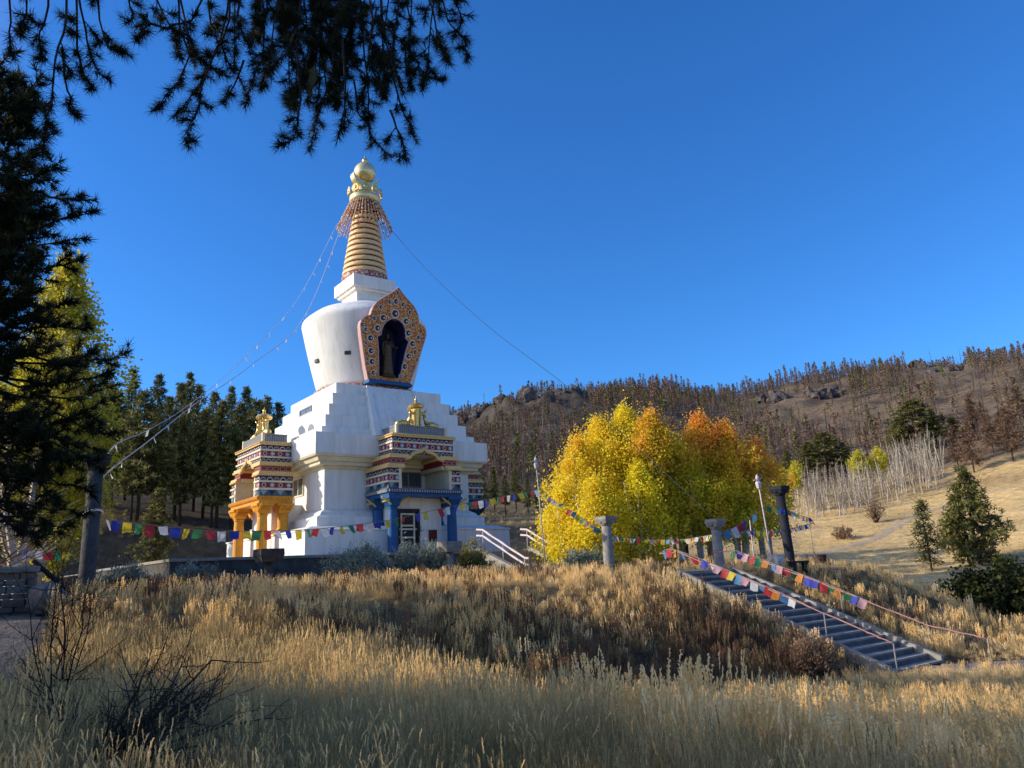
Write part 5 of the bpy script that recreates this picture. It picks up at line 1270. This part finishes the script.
for i in range(10):
    p_ = bearing(rr_.uniform(966, 1050), rr_.uniform(142, 190)); h_ = rr_.uniform(4.5, 9); k_ = i % 2
    put_tree('dead%d' % k_, lambda: tree_proto(DEAD[k_][0], DEAD[k_][1], 'burnt_tree', M['charbark']), 'burnt_tree', 'rust brown scorched tree at the top edge of the golden meadow', 'tree', p_, h_, 12, rr_.uniform(0, 6), 'scorched trees above the meadow', 1.1)
def scatter(name, P, kind, rot, scl, objs, attrs=None):
    """one object: instances of the given clumps on its points"""
    me = bpy.data.meshes.new(name); me.vertices.add(len(P)); me.vertices.foreach_set('co', np.asarray(P, np.float32).ravel())
    a = me.attributes.new('pick', 'INT', 'POINT'); a.data.foreach_set('value', np.asarray(kind, np.int32))
    a = me.attributes.new('rot', 'FLOAT_VECTOR', 'POINT'); a.data.foreach_set('vector', np.asarray(rot, np.float32).ravel())
    a = me.attributes.new('scl', 'FLOAT_VECTOR', 'POINT'); a.data.foreach_set('vector', np.asarray(scl, np.float32).ravel())
    for k, v in (attrs or {}).items(): a = me.attributes.new(k, 'FLOAT', 'POINT'); a.data.foreach_set('value', np.asarray(v, np.float32))
    me.update()
    o = mobj(name, me); o['kind'] = 'stuff'
    src = bpy.data.collections.new(name+'_source')
    for q in objs: src.objects.link(q)
    ng = bpy.data.node_groups.new(name+'_scatter', 'GeometryNodeTree')
    ng.interface.new_socket('Geometry', in_out='INPUT', socket_type='NodeSocketGeometry'); ng.interface.new_socket('Geometry', in_out='OUTPUT', socket_type='NodeSocketGeometry')
    N, L = ng.nodes, ng.links; gi = N.new('NodeGroupInput'); go = N.new('NodeGroupOutput')
    ci = N.new('GeometryNodeCollectionInfo'); ci.inputs['Collection'].default_value = src; ci.inputs['Separate Children'].default_value = True; ci.inputs['Reset Children'].default_value = True
    ip = N.new('GeometryNodeInstanceOnPoints'); ip.inputs['Pick Instance'].default_value = True
    def na(nm, ty):
        q = N.new('GeometryNodeInputNamedAttribute'); q.data_type = ty; q.inputs['Name'].default_value = nm; return q.outputs['Attribute']
    L.new(gi.outputs[0], ip.inputs['Points']); L.new(ci.outputs[0], ip.inputs['Instance'])
    L.new(na('pick', 'INT'), ip.inputs['Instance Index']); L.new(na('rot', 'FLOAT_VECTOR'), ip.inputs['Rotation']); L.new(na('scl', 'FLOAT_VECTOR'), ip.inputs['Scale'])
    L.new(ip.outputs[0], go.inputs[0])
    md = o.modifiers.new('scatter', 'NODES'); md.node_group = ng
    return o
nm = ['ash_stem', 'birch_stem', 'cedar_stem', 'dry_stem', 'evergreen_stem', 'fir_stem']
objs = [bpy.data.objects.new(nm[i], STEMS[i]) for i in range(6)]
n = len(restI); s = sc[restI]
o = scatter('burnt_forest', np.stack([x[restI], y[restI], z[restI]-.3], 1), kind[restI], np.stack([g.normal(size=n)*.04, g.normal(size=n)*.04, g.uniform(0, 6.28, n)], 1), np.stack([s*1.1, s*1.1, s], 1), objs)
tag(o, 'far burnt forest of bare and scorched trunks covering the hill up to its ridge', 'forest', kind='stuff')
# rock outcrops
for i, (px_, dd, w, hh, nr, lb) in enumerate([(846, 318, 17, 8, 16, 'dark craggy rock outcrop midway up the right hillside'), (968, 392, 22, 7, 18, 'rocky knob crowning the ridge at the far right'), (974, 335, 15, 5, 12, 'low rock ledge below the rocky knob of the ridge'),
      (512, 352, 36, 13, 26, 'dark broken cliff below the ridge right of the stupa'), (575, 360, 26, 10, 18, 'dark cliff band below the ridge above the aspen grove'), (795, 330, 14, 6, 10, 'small rock outcrop left of the craggy one on the hillside'), (470, 350, 16, 9, 12, 'dark crag just right of the white stepped base')]):
    b = MB(); cx, cy = bearing(px_, dd); zb = hz(cx, cy); rr = random.Random(60+i)
    for k in range(nr):
        q = rock_mesh(700+i*40+k, 9, 6, .4); ox = rr.uniform(-.5, .5)*w*.8; oy = rr.gauss(0, 2.5); s = rr.uniform(1.5, 3.4)*(hh/8)**.5*(w/nr/1.2)**.3
        zz = hz(cx+ox, cy+oy)-zb
        b.add([(vx*s*rr.uniform(.95, 1.05)+ox, vy*s+oy, vz*s*1.15+zz+s*.3) for vx, vy, vz in q.v], q.f)
    o = b.build('rock_outcrop', M['crag'] if 'crag' in M else M.setdefault('crag', solid('crag_rock', (.13, .105, .09), (.04, .034, .032), .6, .95, bump=.8, bscale=1.2)))
    o.location = (cx, cy, zb); tag(o, lb, 'rock')

# ------------------------------------------------------------------ grass
def grassmat():
    m, nt, N, L = newmat('dry_grass')
    out = N.new('ShaderNodeOutputMaterial'); ai = N.new('ShaderNodeAttribute'); ai.attribute_name = 'shade'; ai.attribute_type = 'INSTANCER'
    ag = N.new('ShaderNodeAttribute'); ag.attribute_name = 'tint'
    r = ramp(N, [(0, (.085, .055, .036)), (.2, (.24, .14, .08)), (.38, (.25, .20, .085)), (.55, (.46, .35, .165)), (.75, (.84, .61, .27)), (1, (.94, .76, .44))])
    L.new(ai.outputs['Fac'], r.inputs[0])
    r2 = ramp(N, [(0, (.62, .60, .56)), (.5, (1, 1, 1)), (1, (1.5, 1.46, 1.4))]); L.new(ag.outputs['Fac'], r2.inputs[0])
    mx = N.new('ShaderNodeMix'); mx.data_type = 'RGBA'; mx.blend_type = 'MULTIPLY'; mx.inputs[0].default_value = 1
    L.new(r.outputs[0], mx.inputs[6]); L.new(r2.outputs[0], mx.inputs[7])
    d = N.new('ShaderNodeBsdfPrincipled'); d.inputs['Roughness'].default_value = .7; d.inputs['Specular IOR Level'].default_value = .15
    t = N.new('ShaderNodeBsdfTranslucent'); ms = N.new('ShaderNodeMixShader'); ms.inputs[0].default_value = .38
    L.new(mx.outputs[2], d.inputs['Base Color']); L.new(mx.outputs[2], t.inputs['Color']); L.new(d.outputs[0], ms.inputs[1]); L.new(t.outputs[0], ms.inputs[2]); L.new(ms.outputs[0], out.inputs[0])
    return m
GM = grassmat()
def clump(name, seed, n, h, spread, lean, w, heads=None, nh=0, hh=0):
    g = np.random.default_rng(seed); V = []; F = []; T = []
    def quad(a, b, c, d, t0, t1):
        k = len(V); V.extend([a, b, c, d]); F.append((k, k+1, k+2, k+3)); T.extend([t0, t0, t1, t1])
    def blade(o, a, ln, hgt, wd, tw, segs=3, tt=.0):
        s = np.array([math.cos(tw), math.sin(tw), 0])*wd/2; dirv = np.array([math.cos(a), math.sin(a), 0]); prev = None; pp = []
        for i in range(segs+1):
            t = i/segs; p = o+dirv*ln*t**2+np.array([0, 0, hgt*(t-.18*t*t*ln/hgt)]); pp.append(p)
        for i in range(segs):
            f0, f1 = 1-.75*i/segs, 1-.75*(i+1)/segs
            quad(pp[i]-s*f0, pp[i]+s*f0, pp[i+1]+s*f1, pp[i+1]-s*f1, i/segs*.75+tt, (i+1)/segs*.75+tt)
        return pp[-1], unit(pp[-1]-pp[-2])
    for _ in range(n):
        a = g.uniform(0, 6.28); r = spread*math.sqrt(g.random()); o = np.array([r*math.cos(a), r*math.sin(a), -.03])
        blade(o, a+g.normal()*.9, lean*g.uniform(.3, 1.3), h*g.uniform(.45, 1.1), w*g.uniform(.7, 1.3), g.uniform(0, 3.14), 3, g.uniform(-.1, .15))
    for _ in range(nh):
        a = g.uniform(0, 6.28); r = spread*math.sqrt(g.random()); o = np.array([r*math.cos(a), r*math.sin(a), -.03])
        la = .4+g.normal()*.5 if heads == 'feather' else g.uniform(0, 6.28)
        e, d = blade(o, la, lean*g.uniform(.3, 1.0)*(1.2 if heads == 'feather' else .5), hh*g.uniform(.7, 1.08), w*.75, g.uniform(0, 3.14), 4)
        if heads == 'feather':
            for k in range(30):
                t = k/30; p = e+d*.17*t+np.array([0, 0, -.06*t*t]); s = .020*(1.1-.8*abs(t-.4)); q = unit(d*1.4+rdir(1)[0]*.8)
                c = unit(np.cross(q, g.normal(size=3)))*.0028
                quad(p-c, p+c, p+q*s+c*.3, p+q*s-c*.3, .85, 1.)
        elif heads == 'seed':
            L0 = g.uniform(.14, .26)
            for k in range(22):
                t = k/22; p = e-d*L0*(1-t); q = unit(d*.5+rdir(1)[0]); s = .024*(1.1-.5*t); c = unit(np.cross(q, g.normal(size=3)))*.011
                quad(p-c, p+c, p+q*s+c*.5, p+q*s-c*.5, .65, .95)
        elif heads == 'spike':
            for k in range(10):
                t = k/10; p = e-d*.10*(1-t); q = unit(d+rdir(1)[0]*.4); s = .022; c = unit(np.cross(q, g.normal(size=3)))*.006
                quad(p-c, p+c, p+q*s+c*.3, p+q*s-c*.3, .8, 1.)
    return bpy.data.objects.new(name, fast_mesh(name, V, F, GM, T))
CL = [clump('bunch_grass', 1, 58, .42, .15, .16, .0055), clump('feather_grass', 2, 34, .44, .16, .12, .0042, 'feather', 6, .66), clump('lank_grass', 3, 80, .52, .20, .13, .0042, 'spike', 7, .64),
      clump('seed_weed', 4, 16, .30, .16, .12, .010, 'seed', 11, .66), clump('tall_straw', 5, 44, .48, .20, .13, .007, 'spike', 18, .62), clump('woolly_sage', 6, 90, .26, .15, .14, .010)]
CL += [clump('zebra_grass', 7, 34, .40, .18, .22, .008, 'seed', 5, .5)]
g = np.random.default_rng(9)
def sector(n, d0, d1, a0, a1):
    a = np.radians(g.uniform(a0, a1, n)); d = np.sqrt(g.uniform(d0*d0, d1*d1, n)); return d*np.sin(a), d*np.cos(a)
XX = []; YY = []
for n, d0, d1, a0, a1 in ((2600, 3.6, 9, -52, 50), (6200, 9, 16, -50, 50), (10500, 16, 26, -46, 48), (9500, 26, 40, -42, 50), (3600, 40, 62, -40, 46), (9000, 58, 145, 10, 46), (2200, 40, 95, -44, -12), (1200, 60, 120, -8, 8)):
    a, b_ = sector(n, d0, d1, a0, a1); XX.append(a); YY.append(b_)
x = np.concatenate(XX); y = np.concatenate(YY); u, v = uv(x, y); d = np.hypot(x, y); az = np.degrees(np.arctan2(x, y))
ok = ~((v > ST_V0-.12) & (v < ST_V1+.12) & (u > ST_U0-1.4) & (u < ST_U1+.3))
lx_, ly_ = v-uv(SX, SY)[1], -(u-uv(SX, SY)[0])
ok &= ~((lx_ > PL-.2) & (lx_ < PRt+.2) & (ly_ > PF-.15) & (ly_ < PB)); ok &= ~((np.abs(lx_) < 2.2) & (ly_ > PF-4.3) & (ly_ < PF))
def near_line(pts, w):
    m = np.zeros(len(x), bool)
    for (ax, ay), (bx, by) in zip(pts[:-1], pts[1:]):
        t = np.clip(((x-ax)*(bx-ax)+(y-ay)*(by-ay))/((bx-ax)**2+(by-ay)**2), 0, 1); m |= np.hypot(x-ax-t*(bx-ax), y-ay-t*(by-ay)) < w
    return m
ok &= ~near_line(PATH, .95)
ok &= ~near_line([xy(-11.75, 23.4), xy(-10.6, 24.2), (sx+3.5, sy+.6), (sx+8, sy+.5), (sx+16, sy+2)], .85)
x, y, u, v, d, az = x[ok], y[ok], u[ok], v[ok], d[ok], az[ok]; n = len(x)
pn = .5+.5*wob(x, y, 2.6, 1.); pm = .5+.5*wob(x, y, 1.1, 7.); pl = .5+.5*wob(x, y, 5.5, 3.)
shade = np.clip(.74+.16*(pn-.5)+g.normal(size=n)*.12, 0, 1); kd = g.choice([0, 4, 3, 3, 6], n); sc = np.ones(n)
slope = (u > -19.0) & (u < -11.6) & (v < 40)
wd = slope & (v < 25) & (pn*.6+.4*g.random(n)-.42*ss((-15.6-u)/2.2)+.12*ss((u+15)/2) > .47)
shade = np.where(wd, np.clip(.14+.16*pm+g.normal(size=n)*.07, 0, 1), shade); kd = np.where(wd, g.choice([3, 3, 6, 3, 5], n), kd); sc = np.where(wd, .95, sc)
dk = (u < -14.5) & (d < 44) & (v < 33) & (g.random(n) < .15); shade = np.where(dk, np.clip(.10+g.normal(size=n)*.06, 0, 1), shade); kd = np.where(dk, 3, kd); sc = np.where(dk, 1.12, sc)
pale = slope & (g.random(n) < .05); shade = np.where(pale, .62, shade); kd = np.where(pale, 5, kd)
val = (u >= -11.6) & (d > 8.5); shade = np.where(val, np.clip(.74+.20*(pl-.5)+g.normal(size=n)*.10, 0, 1), shade); kd = np.where(val, g.choice([0, 4, 2, 6, 3], n), kd)
lf = (d < 17) & (az < 8-1.2*(d-8)) & (d > 6.) & (u > -19.5); lfm = lf & (pl*.5+.5*g.random(n) > .22)
shade = np.where(lfm, np.clip(.60+.14*(pn-.5)+g.normal(size=n)*.06, 0, 1), shade); kd = np.where(lfm, g.choice([2, 2, 2, 0], n), kd); sc = np.where(lfm, .95, sc)
nr_ = d <= 8.5; nf = nr_ & (g.random(n) < np.where(az < -8, .5, .12)); shade = np.where(nr_, np.clip(.50+.2*(pn-.5)+g.normal(size=n)*.08, 0, 1), shade); kd = np.where(nr_, g.choice([2, 0, 2, 4], n), kd)
shade = np.where(nf, np.clip(.68+g.normal(size=n)*.10, 0, 1), shade); kd = np.where(nf, 1, kd); sc = np.where(nr_, .68, sc)
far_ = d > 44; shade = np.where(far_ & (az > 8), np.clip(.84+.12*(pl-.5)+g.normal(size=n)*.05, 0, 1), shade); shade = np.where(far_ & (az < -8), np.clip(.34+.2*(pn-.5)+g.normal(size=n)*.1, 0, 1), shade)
kd = np.where(far_, 0, kd); sc = np.where(far_, np.where(az > 8, 1.25, 1.2), sc)
crest = (u < -16.5) & (d < 44); sc = sc*np.where(crest, .74, 1)*np.where((u > -12.5) & (v > 8), .62, 1)*np.where((u > -12.5) & (v > 16.5) & (v < 28) & (d > 13), .6, 1)*np.where((np.abs(v-23.6) < 2.6) & (u < -11), .62, 1)
sc = sc*(.55+.9*g.random(n)**1.5)*(.62+.75*pl)*(.85+.35*pn); sz = sc*g.uniform(.85, 1.15, n)
sz = np.where(far_ & (az > 8), sz*.7, sz)
gap_ = (pn*.5+pm*.5 < .33) & (d < 44) & (g.random(n) < .8)
x, y, d, kd, sc, sz, shade = [q_[~gap_] for q_ in (x, y, d, kd, sc, sz, shade)]; n = len(x)
z = H(x, y)
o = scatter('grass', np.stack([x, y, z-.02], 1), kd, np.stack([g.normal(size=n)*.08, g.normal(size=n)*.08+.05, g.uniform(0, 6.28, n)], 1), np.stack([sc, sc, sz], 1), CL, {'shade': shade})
tag(o, 'tall dry straw coloured grass and brown seed weeds covering bank and foreground', 'grass', kind='stuff')

# ------------------------------------------------------------------ light, sky, camera
SUNAZ, SUNEL = R(-93), R(21.5)
sd = Vector((math.sin(SUNAZ)*math.cos(SUNEL), math.cos(SUNAZ)*math.cos(SUNEL), math.sin(SUNEL)))
ld = bpy.data.lights.new('sun', 'SUN'); ld.energy = 5.0; ld.angle = R(.53); ld.color = (1, .91, .76)
lo_ = bpy.data.objects.new('sun', ld); link(lo_); lo_.rotation_euler = sd.to_track_quat('Z', 'Y').to_euler(); lo_.location = (-60, 20, 60)
w = bpy.data.worlds.new('World'); SC.world = w; w.use_nodes = True; nt = w.node_tree; nt.nodes.clear()
out = nt.nodes.new('ShaderNodeOutputWorld'); bg = nt.nodes.new('ShaderNodeBackground'); bg.inputs['Strength'].default_value = .15
sk = nt.nodes.new('ShaderNodeTexSky'); sk.sky_type = 'NISHITA'; sk.sun_disc = False; sk.sun_elevation = SUNEL; sk.sun_rotation = SUNAZ % (2*math.pi)
sk.altitude = 0; sk.air_density = 1.0; sk.dust_density = .2; sk.ozone_density = 4.0
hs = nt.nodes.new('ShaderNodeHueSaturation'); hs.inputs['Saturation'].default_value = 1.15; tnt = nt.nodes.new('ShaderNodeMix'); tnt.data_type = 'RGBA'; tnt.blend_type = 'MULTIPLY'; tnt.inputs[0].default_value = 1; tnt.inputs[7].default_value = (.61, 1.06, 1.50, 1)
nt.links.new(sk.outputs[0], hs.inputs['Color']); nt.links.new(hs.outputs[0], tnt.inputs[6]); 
def wn(t, op=None, *vals):
    n = nt.nodes.new(t)
    if op: n.operation = op
    for i, v in enumerate(vals):
        if v is None: continue
        if hasattr(v, 'is_output'): nt.links.new(v, n.inputs[i])
        else: n.inputs[i].default_value = v
    return n
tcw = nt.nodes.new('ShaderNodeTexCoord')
# warm sun glow and pale horizon band added out of view to warm the shade
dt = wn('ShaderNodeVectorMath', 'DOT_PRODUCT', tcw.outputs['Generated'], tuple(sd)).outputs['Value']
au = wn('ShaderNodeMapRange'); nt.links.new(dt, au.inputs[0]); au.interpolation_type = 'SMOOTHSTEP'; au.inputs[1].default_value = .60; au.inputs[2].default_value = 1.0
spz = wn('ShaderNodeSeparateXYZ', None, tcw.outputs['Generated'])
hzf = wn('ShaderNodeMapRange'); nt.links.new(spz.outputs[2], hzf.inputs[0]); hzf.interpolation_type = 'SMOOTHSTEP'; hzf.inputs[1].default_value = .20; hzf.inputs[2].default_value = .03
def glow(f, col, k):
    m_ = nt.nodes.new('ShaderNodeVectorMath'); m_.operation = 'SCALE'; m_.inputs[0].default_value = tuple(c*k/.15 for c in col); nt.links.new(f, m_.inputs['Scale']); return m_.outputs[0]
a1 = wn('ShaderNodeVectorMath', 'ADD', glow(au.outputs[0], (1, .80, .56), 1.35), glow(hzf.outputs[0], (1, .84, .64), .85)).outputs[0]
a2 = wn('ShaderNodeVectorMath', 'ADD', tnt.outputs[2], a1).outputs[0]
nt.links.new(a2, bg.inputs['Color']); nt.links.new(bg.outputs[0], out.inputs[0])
cd = bpy.data.cameras.new('camera'); cam = bpy.data.objects.new('camera', cd); link(cam); SC.camera = cam
cd.sensor_width = 36; cd.lens = FPX*36/1024; cd.clip_start = .1; cd.clip_end = 9000
cam.matrix_world = Matrix(((CR[0], CU[0], -FW[0], 0), (CR[1], CU[1], -FW[1], 0), (CR[2], CU[2], -FW[2], 0), (0, 0, 0, 1)))
SC.view_settings.view_transform = 'Standard'; SC.view_settings.look = 'None'; SC.view_settings.exposure = 0; SC.view_settings.gamma = 1
SC.cycles.max_bounces = 6; SC.cycles.diffuse_bounces = 3; SC.cycles.transmission_bounces = 3; SC.cycles.use_denoising = True
